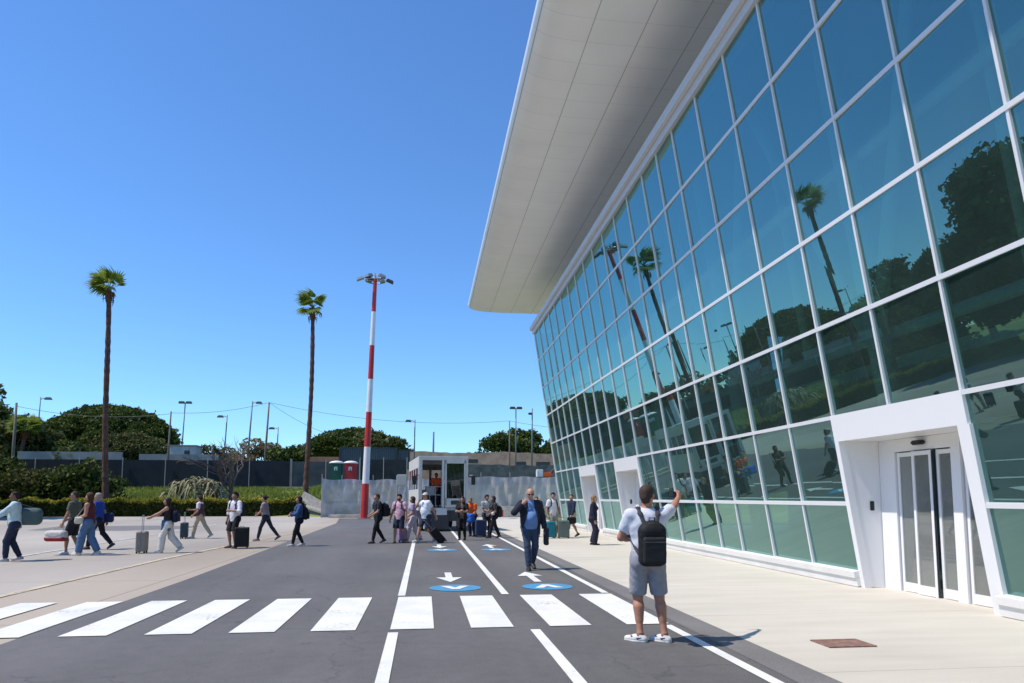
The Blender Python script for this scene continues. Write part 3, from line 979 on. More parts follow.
tree('dark tree mass cut off by the left edge of the photo', -62, 104, blob_clumps(14, 12, 16.0, 4.5, 26, 2.0, 3.0), .5, M['leaf_dark'], (7, .4), per=150)
tree('dark tree rising right at the left edge, nearer than the others', -49.5, 76, blob_clumps(11, 10, 14.5, 3.0, 30, 1.5, 2.4), .42, M['leaf_dark'], (6, .35), per=170)
tree('grey green tree between the left edge and the lamp post', -52.5, 100, blob_clumps(9, 8, 10.4, 3.0, 16, 1.4, 2.1), .42, M['leaf_olive'], (5, .3), per=150)
tree('dark low tree left of the stone pine', -44.3, 99, blob_clumps(6.5, 6, 8.2, 2.5, 12, 1.2, 1.8), .42, M['leaf_pine'], (4, .25), per=150)
tree('scrubby green bush above the screen fence, nearest the big pine', -31, 108, blob_clumps(8, 5, 7.7, 2.0, 14, 1.0, 1.6), .4, M['leaf_olive'], (3, .2), per=120, name='bush', cat='bush')
tree('dry straw coloured scrub above the dark fence, left of the slanted pole', -24.5, 106, blob_clumps(9, 5, 8.2, 2.5, 18, 1.0, 1.6), .35, M['leaf_dry'], (3, .2), per=120, name='bush', cat='bush')
tree('green bush above the fence right of the dry scrub', -18.5, 104, blob_clumps(7, 5, 7.2, 2.0, 14, 1.0, 1.5), .4, M['leaf_dark'], (3, .2), per=120, name='bush', cat='bush')
tree('far pale green hill tree between the slanted pole and second palm', -21, 150, blob_clumps(12, 8, 11.0, 4.0, 14, 1.8, 2.6), .5, M['leaf_olive'], (5, .3), per=100)
# shrubs on the bank at the left
tree('big dark green shrub behind the hedge at the left edge', -41.8, 74, blob_clumps(6.4, 4, 6.0, .3, 24, .8, 1.4), .3, M['leaf_dark'], (1.5, .15), per=220, name='shrub', cat='shrub')
tree('yellowish green shrub between the dark shrubs behind the hedge', -37.0, 73.5, blob_clumps(5.2, 3.6, 4.3, .2, 20, .7, 1.1), .26, M['leaf_olive'], (1.0, .1), per=240, name='shrub', cat='shrub')
tree('grey green shrub behind the hedge left of the palm trunk', -32.6, 74, blob_clumps(6.4, 3.6, 5.2, .2, 28, .8, 1.3), .28, M['leaf_dark'], (1.2, .12), per=220, name='shrub', cat='shrub')
tree('small dark shrub at the foot of the left palm', -28.8, 71.5, blob_clumps(2.2, 2, 1.7, .1, 7, .4, .7), .22, M['leaf_dark'], (.6, .06), per=240, name='shrub', cat='shrub')
# trees beyond the left edge of the picture: the glass front mirrors them
tree('tall tree mirrored in the glass, the one nearest the hedge end', -43.5, 59, blob_clumps(14, 12, 18.5, 4, 38, 2.0, 3.2), .5, M['leaf_dark'], (7, .45), per=110, group='trees mirrored in the glass')
tree('tall stone pine mirrored in the glass beside the hedge end tree', -50, 42, blob_clumps(15, 12, 20.5, 4, 34, 2.0, 3.2), .5, M['leaf_pine'], (7, .45), per=110, group='trees mirrored in the glass')
tree('lower dark tree mirrored low in the panes above the near portal', -46, 26, blob_clumps(13, 12, 15.5, 3, 30, 2.0, 3.0), .5, M['leaf_dark'], (6, .4), per=110, group='trees mirrored in the glass')
tree('broad pine mirrored only in the panes nearest the camera', -52, 8, blob_clumps(18, 14, 16, 3, 34, 2.0, 3.2), .5, M['leaf_pine'], (6, .4), per=90, group='trees mirrored in the glass')
tree('rearmost broad dark tree mirrored at the right edge of the glass', -54, -14, blob_clumps(20, 14, 16, 3, 34, 2.0, 3.2), .5, M['leaf_dark'], (6, .4), per=90, group='trees mirrored in the glass')


def hedge():
    o = empty('hedge', (-23.5, 66.9, 0)); tag(o, 'long low clipped hedge with yellow tips along the apron edge', 'hedge')
    n = 15000
    x = RNG.uniform(-20.5, 12.9, n); side = RNG.random(n)
    zt = 1.42 + 0.12 * np.sin(x * 1.7) + 0.08 * np.sin(x * 4.3 + 1)
    z = np.where(side < .62, RNG.uniform(0.03, 1, n) * zt, zt - RNG.random(n) * .15)
    yv = np.where(side < .62, -0.62 + np.abs(RNG.normal(0, .09, n)) - .05 * np.sin(x * 3), RNG.uniform(-.6, .6, n))
    P = np.stack([x, yv, z], 1)
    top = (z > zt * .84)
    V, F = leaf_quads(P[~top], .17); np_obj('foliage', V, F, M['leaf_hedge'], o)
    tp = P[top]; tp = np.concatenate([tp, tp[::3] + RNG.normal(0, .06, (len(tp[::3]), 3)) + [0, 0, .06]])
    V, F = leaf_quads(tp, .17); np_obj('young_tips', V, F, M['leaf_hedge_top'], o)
    mb = MB(); mb.box((-3.8, 0.05, .62), (33, .95, 1.2)); mb.build('dark_core', mat('hedge_inner', (0.02, 0.025, 0.01), 0.95), o)  # solid near-black box filling the hedge behind its leaves


hedge()


def grass():
    n = 26000
    x = RNG.uniform(-45, -9.0, n); y = RNG.uniform(68.0, 84.5, n)
    z = np.array([ground_z(a, b) for a, b in zip(x, y)])
    h = RNG.uniform(.12, .42, n) * (1 + .5 * np.sin(x * .8) * np.sin(y * .6))
    w = RNG.uniform(.05, .12, n); a = RNG.uniform(0, 3.14, n)
    dx, dy = np.cos(a) * w, np.sin(a) * w
    tx, ty = RNG.normal(-.05, .1, n), RNG.normal(0, .1, n)
    V = np.stack([np.stack([x - dx, y - dy, z - .03], 1), np.stack([x + dx, y + dy, z - .03], 1), np.stack([x + tx, y + ty, z + h], 1)], 1).reshape(-1, 3)
    o = np_obj('grass', V, np.arange(3 * n).reshape(-1, 3), M['grass'])
    tag(o, 'rough sunlit grass on the bank behind the hedge', 'grass', kind='stuff')


grass()


def pale_plant():
    """big fountain of arching pale striped leaves"""
    o = empty('agave_clump', (-21.6, 72.2, ground_z(-21.6, 72.2))); tag(o, 'pale arching striped leaves of a large spiky plant behind the hedge', 'plant')
    V, F = [], []
    for c in range(22):
        cx, cy = random.uniform(-2.5, 2.5), random.uniform(-1.0, .8)
        hz = 3.3 * math.sqrt(max(.15, 1 - (cx / 3.0) ** 2))
        for k in range(13):
            a = random.uniform(0, 6.283); L = random.uniform(1.1, 1.8); rise = random.uniform(.3, 1.1)
            p0 = Vector((cx, cy, hz * random.uniform(.45, .8)))
            d = Vector((math.cos(a), math.sin(a), 0)); s = Vector((-d.y, d.x, 0)) * .10
            prev = None
            for i in range(6):
                t = i / 5
                p = p0 + d * L * t * .8 + Vector((0, 0, rise * t * 1.5 - 2.3 * t * t * L * .65))
                w = s * (1.3 - 1.2 * t)
                V += [tuple(p - w), tuple(p + w)]
                if prev is not None: F.append((prev, prev + 1, prev + 3, prev + 2))
                prev = len(V) - 2
    me = bpy.data.meshes.new('leaves'); me.from_pydata(V, [], F); me.materials.append(M['leaf_pale'])
    l = bpy.data.objects.new('leaves', me); C.objects.link(l); l.parent = o
    mb = MB()
    for c in range(9):
        mb.tube([(random.uniform(-1.5, 1.5), random.uniform(-.7, .7), 0), (random.uniform(-1.7, 1.7), random.uniform(-.7, .7), 1.2)], [.16, .1], 6)
    mb.build('stems', M['bark'], o, smooth=True)


pale_plant()


def bare_tree(x, y, h, label):
    o = empty('bare_tree', (x, y, ground_z(x, y))); tag(o, label, 'bare tree')
    mb = MB(); tw = MB()
    random.seed(44)

    def br(p, d, L, r, lev):
        q = p + d * L * .5 + Vector((random.uniform(-.06, .06), random.uniform(-.06, .06), 0)) * L
        e = q + (d + Vector((random.uniform(-.25, .25), random.uniform(-.25, .25), random.uniform(-.05, .2)))).normalized() * L * .5
        (mb if lev < 3 else tw).tube([p, q, e], [r, r * .8, r * .6], 6 if lev < 3 else 4)
        if lev >= 5: return
        for _ in range(random.choice((2, 3, 3)) if lev else 5):
            nd = (d + Vector((random.uniform(-1.15, 1.15), random.uniform(-.7, .7), random.uniform(-.3, .5)))).normalized()
            br(e if random.random() < .7 else q, nd, L * random.uniform(.62, .85), r * .58, lev + 1)
    br(Vector((0, 0, -.1)), Vector((.05, 0, 1)), h * .25, .2, 0)
    mb.build('trunk', M['twig'], o); tw.build('twigs', M['twig'], o)


bare_tree(-18.3, 71.5, 10.5, 'leafless spreading grey shrub in front of the dark screen fence')


# ------------------------------------------------------------------ fences, walls and far buildings
def screen_fence(label, x0, x1, y, zt, m, step=3.0, zb=None):
    o = empty('screen_fence', (x0, y, ground_z(x0, y))); tag(o, label, 'fence')
    b = o.location.z
    zb_ = (zb if zb is not None else ground_z(x0, y)) - .2
    mb = MB()
    nseg = max(1, int(abs(x1 - x0) / step))
    for i in range(nseg):
        a = (x1 - x0) * i / nseg; c = (x1 - x0) * (i + 1) / nseg
        d = .04 * math.sin(i * 2.1)
        mb.hexa([(a, d, zb_ - b), (c, .04 * math.sin((i + 1) * 2.1), zb_ - b), (c, .05 + .04 * math.sin((i + 1) * 2.1), zb_ - b), (a, d + .05, zb_ - b)],
                [(a, d, zt - b), (c, .04 * math.sin((i + 1) * 2.1), zt - b), (c, .05 + .04 * math.sin((i + 1) * 2.1), zt - b), (a, d + .05, zt - b)])
    mb.build('screen', m, o)
    for i in range(nseg + 1):
        p = MB(); xx = (x1 - x0) * i / nseg
        p.tube([(xx, -.1, zb_ - b), (xx, -.1, zt - b + .25)], .05, 6); p.build('fence_post', M['grey_metal'], o)
    return o


screen_fence('dark navy mesh screen fence behind the grass bank', -47, -15.2, 85, 5.85, M['fence_dark'], 4.2)
screen_fence('greyer mesh screen fence with wire brace, right of the dark one', -15.0, -7.4, 84.6, 5.75, M['fence_grey'], 3.8)
mbk = MB(); mbk.box((-12, 83.6, 2.65), (9, .25, .42)); tag(mbk.build('low_kerb', M['ledge']), 'pale low concrete kerb at the foot of the grey screen fence', 'kerb')
screen_fence('dark screen fence behind the portable toilets', -7.3, -2.0, 84, 6.0, M['fence_dark'], 2.6, zb=2.9)


def wall_thing(name, label, cat, c, d, m, coping=None, openings=(), rough=0.0):
    z0 = ground_z(c[0], c[1]) - .3
    o = empty(name, (c[0], c[1], z0)); tag(o, label, cat)
    mb = MB()
    if rough:
        rr = random.Random(int(c[0] * 10)); n_ = int(d[0] / .8); hh = d[2] - z0
        top = [(d[0] * (i / n_ - .5), hh + rough * (.6 * math.sin(i * .35) + rr.uniform(-.6, .6))) for i in range(n_ + 1)]
        mb.prism([(-d[0] / 2, 0)] + top + [(d[0] / 2, 0)], -d[1] / 2, d[1] / 2)
    else:
        mb.box((0, 0, (d[2] - z0) / 2), (d[0], d[1], d[2] - z0))
    mb.build('wall', m, o)
    if coping:
        mb = MB(); mb.box((0, 0, d[2] - z0 + .08), (d[0] + .2, d[1] + .3, .16)); mb.build('coping', coping, o)
    for (x, z, w, h) in openings:
        q = MB(); q.box((x - c[0], -d[1] / 2 - .01, z - z0), (w, .06, h)); q.build('window', M['dark_metal'], o)
    return o


wall_thing('boundary_wall', 'pale grey wall above the shrubs, left of the palm trunk', 'wall', (-43.5, 95, 0), (12, .5, 7.3), M['wall_grey'])
wall_thing('boundary_wall', 'pale grey wall above the screen fence, right of the palm trunk', 'wall', (-30.8, 95.5, 0), (9.5, .5, 7.1), M['wall_grey'])
wall_thing('boundary_wall', 'rough brown stone wall with dark openings above the vehicle', 'wall', (8.5, 112, 0), (28, .6, 8.65), M['stone_brown'], None, rough=.16, openings=((15, 6.9, 1.6, .7), (18.5, 6.8, 2.2, .9), (7.5, 7.3, 1.5, .6), (11.4, 6.4, 1.1, .8)))
wall_thing('boundary_wall', 'terracotta coloured wall behind the second palm trunk', 'wall', (-16.2, 108, 0), (10, .5, 7.6), M['terracotta'])
wall_thing('boundary_wall', 'dark grey block wall behind the plastic sheeting fence', 'wall', (10.8, 92, 0), (17.5, .5, 5.85), M['stone_dark'], None, rough=.12)
wall_thing('boundary_wall', 'brown render wall left of the vehicle roof', 'wall', (-3.6, 108, 0), (6.4, .5, 8.3), M['stone_brown'], rough=.1)
hs = empty('small_house', (-33.0, 105, 2.5)); tag(hs, 'small pale flat roofed house right of the big stone pine', 'house')
q = MB(); q.box((0, 0, 3.1), (3.4, 3, 6.2)); q.build('wall', M['wall_white'], hs)
q = MB(); q.box((0, 0, 6.28), (3.7, 3.3, .15)); q.build('roof', M['wall_grey'], hs)
q = MB(); q.box((.6, -1.51, 5.2), (.7, .06, .8)); q.build('window', M['dark_metal'], hs)


def container(label, x, y, z, w, h, d=2.4):
    o = empty('shipping_container', (x, y, z)); tag(o, label, 'container')
    mb = MB()
    n = int(w / .28)
    poly = []
    for i in range(n):
        a = -w / 2 + w * i / n; s = w / n
        poly += [(a, 0), (a + s * .4, 0), (a + s * .5, .06), (a + s * .9, .06)]
    poly += [(w / 2, 0), (w / 2, d), (-w / 2, d)]
    mb.prism(poly, 0.1, h - .1, 'z'); mb.build('corrugated_shell', M['container'], o)
    f = MB()
    f.box((0, d / 2, h - .04), (w + .06, d + .06, .1)); f.box((0, d / 2, .05), (w + .06, d + .06, .1))
    for sx in (-1, 1): f.box((sx * w / 2, -.02, h / 2), (.14, .14, h))
    f.build('corner_frame', M['dark_metal'], o)


gz_ = ground_z(-7, 95)
container('dark blue grey container seen over the toilets, left of the mast', -9.45, 95, gz_ + 2.55, 2.9, 2.6)
container('dark blue grey container right behind the red and white mast', -5.8, 95, gz_ + 2.55, 4.2, 2.6)
container('end container with a paler edge, right of the mast', -2.8, 95.4, gz_ + 2.4, 1.7, 2.5)
container('lower dark container under the stacked ones behind the toilets', -7.3, 95, gz_, 7.2, 2.5)


def toilet(label, x, y, m):
    z = ground_z(x, y)
    o = empty('portable_toilet', (x, y, z)); tag(o, label, 'portable toilet')
    mb = MB(); mb.box((0, 0, 1.15), (1.15, 1.1, 2.2)); mb.build('cabin', m, o, bevel=.04)
    mb = MB(); mb.tube([(0, 0, 2.26), (0, 0, 2.36), (0, 0, 2.5), (0, 0, 2.56)], [.78, .78, .5, .1], 16); mb.build('roof', M['mast_white'], o, smooth=True)
    mb = MB(); mb.box((0, -.57, 1.1), (.8, .04, 1.95)); mb.build('door', m, o, bevel=.01)
    mb = MB(); mb.box((0, -.6, 1.7), (.34, .03, .4)); mb.build('door_sign', M['mast_white'], o)
    mb = MB(); mb.box((0, -.6, 1.55), (.1, .045, .3)); mb.build('vent', M['dark_metal'], o)


toilet('green portable toilet cabin with white roof', -9.3, 78.5, mat('toilet_green', (0.01, 0.10, 0.06), .5))
toilet('red portable toilet cabin with white roof beside the mast', -7.8, 78.5, mat('toilet_red', (0.48, 0.02, 0.03), .5))


def sheet_fence(label, pts, zt, name='plastic_fence'):
    """posts with hanging plastic sheeting, wrinkled"""
    o = empty(name, (pts[0][0], pts[0][1], 0)); tag(o, label, 'fence')
    bx, by = pts[0]
    V, F = [], []
    nz = 14
    cols = []
    for (a, b) in zip(pts[:-1], pts[1:]):
        L = math.hypot(b[0] - a[0], b[1] - a[1]); n = max(4, int(L / .22))
        for i in range(n):
            t = i / n; cols.append((a[0] + (b[0] - a[0]) * t, a[1] + (b[1] - a[1]) * t))
    cols.append(pts[-1])
    for ci, (x, y) in enumerate(cols):
        for j in range(nz + 1):
            t = j / nz
            w = .10 * math.sin(ci * .9 + t * 4 + math.sin(ci * .33) * 2) + .06 * math.sin(ci * 2.3 - t * 7)
            sag = .12 * abs(math.sin(ci * .23)) * t
            V.append((x - bx, y - by + w, .02 + (zt - sag) * t))
    V2 = [(x, y + .012, z) for x, y, z in V]
    nn = nz + 1
    for c in range(len(cols) - 1):
        for j in range(nz):
            F.append((c * nn + j, (c + 1) * nn + j, (c + 1) * nn + j + 1, c * nn + j + 1))
    me = bpy.data.meshes.new('sheeting'); me.from_pydata(V, [], F)
    me.polygons.foreach_set('use_smooth', [True] * len(F)); me.materials.append(M['tarp'])
    s = bpy.data.objects.new('sheeting', me); C.objects.link(s); s.parent = o
    for i in range(0, len(cols), 11):
        x, y = cols[i]; p = MB(); p.tube([(x - bx, y - by + .2, -.1), (x - bx, y - by + .2, zt + .35)], .035, 6); p.build('fence_post', M['grey_metal'], o)
    return o


sheet_fence('grey plastic sheeting fence right of the vehicle, in front of the block wall', [(2.3, 61.5), (6, 61.8), (12.5, 61.2)], 3.45)
sheet_fence('wrinkled translucent plastic sheeting fence behind the red and white mast', [(-8.3, 60.3), (-7.4, 62.2), (-5, 62.4), (2.2, 61.7)], 3.2)
lb = MB(); lb.box((7.2, 60.6, .45), (10.6, .7, .9)); tag(lb.build('concrete_ledge', M['ledge'], bevel=.04), 'low yellowish concrete ledge at the foot of the right sheeting fence', 'ledge')
lb = MB(); lb.box((-2.9, 60.0, .12), (9.4, .8, .26)); tag(lb.build('concrete_ledge', M['ledge'], bevel=.03), 'thin pale concrete kerb behind the mast base', 'ledge')


def jersey(label, x, y, rz, tilt=0.0, z=0.0):
    mb = MB()
    mb.prism([(-.3, 0), (.3, 0), (.3, .18), (.16, .38), (.09, .85), (-.09, .85), (-.16, .38), (-.3, .18)], -1.6, 1.6)
    o = mb.build('concrete_barrier', M['concrete_block'], bevel=.015)
    o.location = (x, y, z); o.rotation_euler = (tilt, 0, rz)
    tag(o, label, 'barrier', 'concrete barriers at the end of the hedge')


jersey('concrete barrier propped on the others, tilted up to the right', -9.7, 66.0, R(60), R(24), .75)
jersey('concrete barrier lying low in front of the tilted one', -9.0, 65.4, R(58), R(14), .3)
jersey('short concrete barrier against the bank at the hedge end', -10.2, 66.6, R(50), R(4), .05)


# light mast
def mast():
    o = empty('light_mast', (-4.5, 56.0, 0)); tag(o, 'tall red and white banded floodlight mast standing left of the white vehicle', 'light mast')
    H_ = 18.7
    bands = [0, 2.69, 5.5, 8.19, 10.75, 13.4, 16.07, H_]
    r0, r1 = .28, .15
    lean = .50
    for i, (a, b) in enumerate(zip(bands[:-1], bands[1:])):
        ra = r0 + (r1 - r0) * a / H_; rb = r0 + (r1 - r0) * b / H_
        q = MB(); q.tube([(lean * a / H_, 0, a), (lean * b / H_, 0, b)], [ra, rb], 20)
        q.build('red_band' if i % 2 == 0 else 'white_band', M['red'] if i % 2 == 0 else M['mast_white'], o, smooth=False)
    q = MB(); q.box((0, 0, .04), (.9, .9, .08)); q.build('base_plate', M['grey_metal'], o)
    t = Vector((lean, 0, H_))
    hd = MB()
    hd.tube([t + Vector((math.cos(a) * .75, math.sin(a) * .75, -.15)) for a in np.linspace(0, 6.2832, 17)], .05, 6)
    for a in np.linspace(0, 6.2832, 5)[:-1]: hd.tube([t + Vector((0, 0, -.15)), t + Vector((math.cos(a) * .75, math.sin(a) * .75, -.15))], .04, 6)
    hd.tube([t, t + Vector((0, 0, .45))], .06, 8)
    hd.build('head_frame', M['grey_metal'], o)
    for k, (a, rr, dz) in enumerate(((0.1, 1.15, -.1), (3.2, 1.15, -.02), (.9, .75, .1), (2.2, .75, .12), (4.1, .8, .1), (5.2, .8, .1), (2.9, .55, .3), (.2, .55, .3))):
        q = MB(); c = t + Vector((math.cos(a) * rr, math.sin(a) * rr, dz))
        Mx = Matrix.Rotation(a, 3, 'Z') @ Matrix.Rotation(R(22), 3, 'Y')
        q.box(c, (.62, .45, .2), M3=Mx, taper=.75)
        q.build('floodlight', M['grey_metal'] if k % 3 else M['dark_metal'], o, bevel=.02)


mast()


def pole(label, px_x, Y, top, base_r=.11, kind='single', arm=-1, name='street_lamp', cat='street lamp', m=None, lean=0.0, group='lamp posts beyond the fence'):
    z0 = ground_z(px_x, Y)
    o = empty(name, (px_x, Y, z0)); tag(o, label, cat, group)
    h = top - z0
    q = MB(); q.tube([(0, 0, -.2), (lean * .5, 0, h * .5), (lean, 0, h)], [base_r, base_r * .85, base_r * .6], 10); q.build('pole', m or M['lamp_metal'], o, smooth=True)
    if kind == 'single':
        q = MB(); q.tube([(lean, 0, h - .35), (lean + arm * .4, 0, h - .15), (lean + arm * .6, 0, h - .15)], .05, 6); q.build('arm', M['lamp_metal'], o)
        q = MB(); q.box((lean + arm * .95, 0, h - .2), (.95, .45, .32), taper=.6); q.build('lamp_head', M['dark_metal'], o, bevel=.03)
    elif kind == 'double':
        q = MB(); q.tube([(lean - .4, 0, h), (lean + .4, 0, h)], .05, 6); q.build('arm', M['lamp_metal'], o)
        for s in (-1, 1):
            q = MB(); q.box((lean + s * .52, 0, h + .12), (.9, .6, .34), taper=.8); q.build('lamp_head', M['dark_metal'], o, bevel=.03)
    return o


def zat(y_px, Y):  # height of an image row at depth Y, used only to read heights off the photo
    return 1.6 + (498 - y_px) * Y / 722.0


def xat(x_px, Y):
    d = (x_px - 512) / 720.0
    # camera yaw PSI, forward w; small pitch ignored
    return Y * math.tan(PSI + math.atan(d * .995))


POLES = [
    ('concrete pole at the left edge in front of the trees', 10, 92, 409, .20, 'none', 1, 'utility_pole', 'utility pole', 'wood', 0),
    ('street lamp left of the stone pine', 34, 100, 403, .11, 'single', 1, 'street_lamp', 'street lamp', None, .2),
    ('thin wooden pole between the stone pine and the bare tree', 167, 95, 415, .14, 'none', 1, 'utility_pole', 'utility pole', 'wood', .2),
    ('street lamp with two heads right of the stone pine', 181, 115, 407, .12, 'double', 1, 'street_lamp', 'street lamp', None, .4),
    ('short street lamp with its arm to the left, above the bare tree', 224, 108, 418, .12, 'single', -1, 'street_lamp', 'street lamp', None, .4),
    ('tallest leaning street lamp left of the wooden pole', 249, 108, 404, .15, 'single', 1, 'street_lamp', 'street lamp', None, .6),
    ('leaning wooden pole where the wires meet', 266, 102, 405, .17, 'none', 1, 'utility_pole', 'utility pole', 'wood', .5),
    ('small street lamp right of the leaning wooden pole', 276, 112, 429, .11, 'single', -1, 'street_lamp', 'street lamp', None, .2),
    ('street lamp above the left roof corner of the white vehicle', 414, 104, 420, .12, 'single', -1, 'street_lamp', 'street lamp', None, .1),
    ('short stout pole above the white vehicle roof', 433, 112, 432, .2, 'none', 1, 'utility_pole', 'utility pole', 'wood', .1),
    ('thin pole left of the two headed lamp near the terminal', 509.5, 104, 420, .12, 'none', 1, 'utility_pole', 'utility pole', 'wood', 0),
    ('street lamp with two heads above the brown wall near the terminal', 516, 108, 407.5, .12, 'double', 1, 'street_lamp', 'street lamp', None, .05),
    ('slim lamp pole nearest the glass corner of the terminal', 532.5, 100, 407, .13, 'single', -1, 'street_lamp', 'street lamp', None, .1),
]
pole_tops = {}
for lab, px, Y, py, r_, kd, arm, nm, ct, mm, ln in POLES:
    x = xat(px, Y); zt = zat(py, Y)
    if lab.startswith('slim'):
        pole(lab, x - ln, Y, zt, r_, 'none', arm, nm, ct, M['lamp_metal'], ln)
        q = MB(); q.box((0.0 + ln - .3, 0, zt - ground_z(x - ln, Y) - .75), (.5, .3, .3)); ob = [o for o in C.objects if o.get('label') == lab][0]; q.build('lamp_head', M['dark_metal'], ob, bevel=.03)
    else:
        pole(lab, x - ln, Y, zt, r_, kd, arm, nm, ct, M['wood_pole'] if mm else None, ln, group='lamp posts beyond the fence' if nm == 'street_lamp' else 'utility poles beyond the fence')
    pole_tops[px] = Vector((x, Y, zt))


def wire(label, a, b, sag):
    pts = [a.lerp(b, t) - Vector((0, 0, sag * 4 * t * (1 - t))) for t in np.linspace(0, 1, 18)]
    q = MB(); q.tube([p - pts[0] for p in pts], .024, 4); o = q.build('overhead_wire', M['wire']); o.location = pts[0]
    tag(o, label, 'wire')


wire('overhead wire from the left edge pole to the thin wooden pole', pole_tops[10] + Vector((0, 0, -.4)), pole_tops[167] + Vector((0, 0, -.3)), .8)
wire('overhead wire rising from the thin wooden pole to the leaning one', pole_tops[167] + Vector((0, 0, -.2)), pole_tops[266], .5)
wire('long overhead wire passing the mast towards the terminal', pole_tops[266], pole_tops[509.5], 1.3)
wire('overhead wire between the thin pole and the glass corner', pole_tops[509.5], Vector((xat(560, 100), 100, zat(427, 100))), .1)
wire('low sagging wire falling from the leaning wooden pole to the right', pole_tops[266], Vector((xat(352, 118), 118, zat(441, 118))), .9)


# ------------------------------------------------------------------ the passenger lift vehicle
def vehicle():
    o = empty('airport_vehicle', (0.93, 35.3, 0), R(5.5))
    tag(o, 'white boxy airport passenger vehicle seen from its open end, a driver standing inside', 'vehicle')
    W, L, z0, z1 = 2.42, 6.2, 1.12, 3.62
    # cabin shell: floor, roof, side walls; end faces with openings
    b = MB()
    b.box((0, L / 2, z0 - .06), (W, L, .12)); b.box((0, L / 2, z1 - .05), (W, L, .10))
    b.box((0, L - .04, z0 + .5), (W - .01, .08, .9)); b.box((0, L - .04, z1 - .25), (W - .01, .08, .38))
    for xx in (-1.12, 0, 1.12): b.box((xx, L - .04, 2.5), (.14, .075, 1.6))
    for s in (-1, 1):
        b.box((s * (W / 2 - .03), L / 2, z0 + .45), (.06, L - .1, .92))
        b.box((s * (W / 2 - .03), L / 2, z1 - .32), (.06, L - .1, .45))
        for yy in np.linspace(.3, L - .1, 5): b.box((s * (W / 2 - .03), yy, (z0 + z1) / 2 + .1), (.055, .22, 1.3))
    b.build('body', M['vehicle_white'], o)
    for s in (-1, 1):
        g = MB(); g.box((s * (W / 2 - .03), L / 2, 2.63), (.02, L - .3, 1.3)); g.build('side_window', M['bus_glass'], o)
    ln_ = MB()
    for s in (-1, 1): ln_.box((s * (W / 2 - .075), L / 2, z0 + .45), (.02, L - .3, .9))
    ln_.box((0, L / 2, z1 - .12), (W - .2, L - .3, .03)); ln_.box((0, L - .1, z0 + .5), (W - .2, .02, .9))
    ln_.build('shade_lining', M['grey_metal'], o)  # panels added to darken the cabin, its inner shade put into their grey
    # end face: pillars, header, right door leaf closed, left doorway open
    e = MB()
    for x, w in ((-W / 2 + .09, .17), (-.02, .13), (W / 2 - .06, .11)): e.box((x, -.03, (z0 + z1) / 2), (w, .12, z1 - z0))
    e.box((0, -.03, z1 - .09), (W, .13, .2))
    e.build('end_frame', M['vehicle_white'], o, bevel=.02)
    d = MB()
    x0, x1 = .07, W / 2 - .13
    d.box(((x0 + x1) / 2, -.06, 1.36), (x1 - x0, .06, .44)); d.box(((x0 + x1) / 2, -.06, 3.38), (x1 - x0, .06, .2))
    d.box((x0 + .04, -.06, 2.4), (.08, .06, 2.3)); d.box((x1 - .04, -.06, 2.4), (.08, .06, 2.3))
    dd = d.build('door', M['vehicle_white'], o)
    g = MB(); g.box(((x0 + x1) / 2, -.05, 2.43), (x1 - x0 - .17, .02, 1.7)); g.build('door_window', M['bus_glass'], dd)
    g = MB(); g.box(((x0 + x1) / 2, -.095, 1.38), (.42, .02, .2)); g.build('vent_grille', M['dark_metal'], dd)
    # rail across the doorway
    r = MB()
    for z in (1.75, 2.15): r.tube([(-.95, -.02, z), (-.1, -.02, z)], .022, 6)
    for x in (-.95, -.67, -.38, -.1): r.tube([(x, -.02, 1.2), (x, -.02, 2.15)], .018, 6)
    r.build('safety_rail', M['grey_metal'], o)
    q = MB(); q.box((-.62, .35, 1.95), (.46, .3, .4)); q.build('control_desk', M['grey_metal'], o, bevel=.02)
    # chassis, steps, wheels
    c = MB(); c.box((0, L / 2 + .1, .78), (2.0, L - .3, .52)); c.box((.62, .12, .74), (1.05, .5, .5)); c.build('chassis', M['dark_metal'], o)
    s_ = MB(); s_.box((-.18, -.1, .55), (.82, .5, .9)); s_.build('step_box', M['dark_metal'], o, bevel=.02)
    s2 = MB(); s2.box((-.12, -.38, .95), (.5, .03, .32)); s2.build('white_plate', M['mast_white'], o)
    s3 = MB()
    for z in (.25, .55, .85): s3.box((-.75, -.12, z), (.3, .4, .04))
    s3.box((-.92, -.1, .6), (.04, .4, .95)); s3.build('boarding_steps', M['vehicle_white'], o)
    for x in (-.95, .95):
        for y in (.75, L - 1.1):
            t = MB(); t.tube([(x - .16, y, .42), (x - .14, y, .42), (x + .14, y, .42), (x + .16, y, .42)], [.36, .42, .42, .36], 20)
            w = t.build('wheel', M['dark_rubber'], o)
            t = MB(); t.tube([(x - .17, y, .42), (x + .17, y, .42)], .2, 14); t.build('rim', M['grey_metal'], w)
    for s, x in ((-1, -W / 2), (1, W / 2)):
        t = MB(); t.tube([(x, -.05, 2.7), (x + s * .2, -.2, 2.7), (x + s * .2, -.2, 2.6)], .02, 6); t.box((x + s * .22, -.22, 2.45), (.18, .1, .42)); t.build('mirror', M['black_plastic'], o, bevel=.0)
    for x in (-1.08, 1.08):
        t = MB(); t.box((x, -.11, 1.25), (.14, .04, .1)); t.build('tail_light', M['red'], o)
    st = MB(); st.box((0, L / 2, z0 + .02), (W - .2, L - .3, .03)); st.build('cabin_floor', M['dark_metal'], o)
    for k, y in enumerate((2.2, 3.2, 4.2, 5.2)):
        t = MB(); t.box((.7, y, 1.55), (.8, .5, .1)); t.box((.7, y + .22, 1.95), (.8, .1, .75)); t.build('seat', mat('seat_fabric', (.04, .06, .09), .8) if k == 0 else bpy.data.materials['seat_fabric'], o)


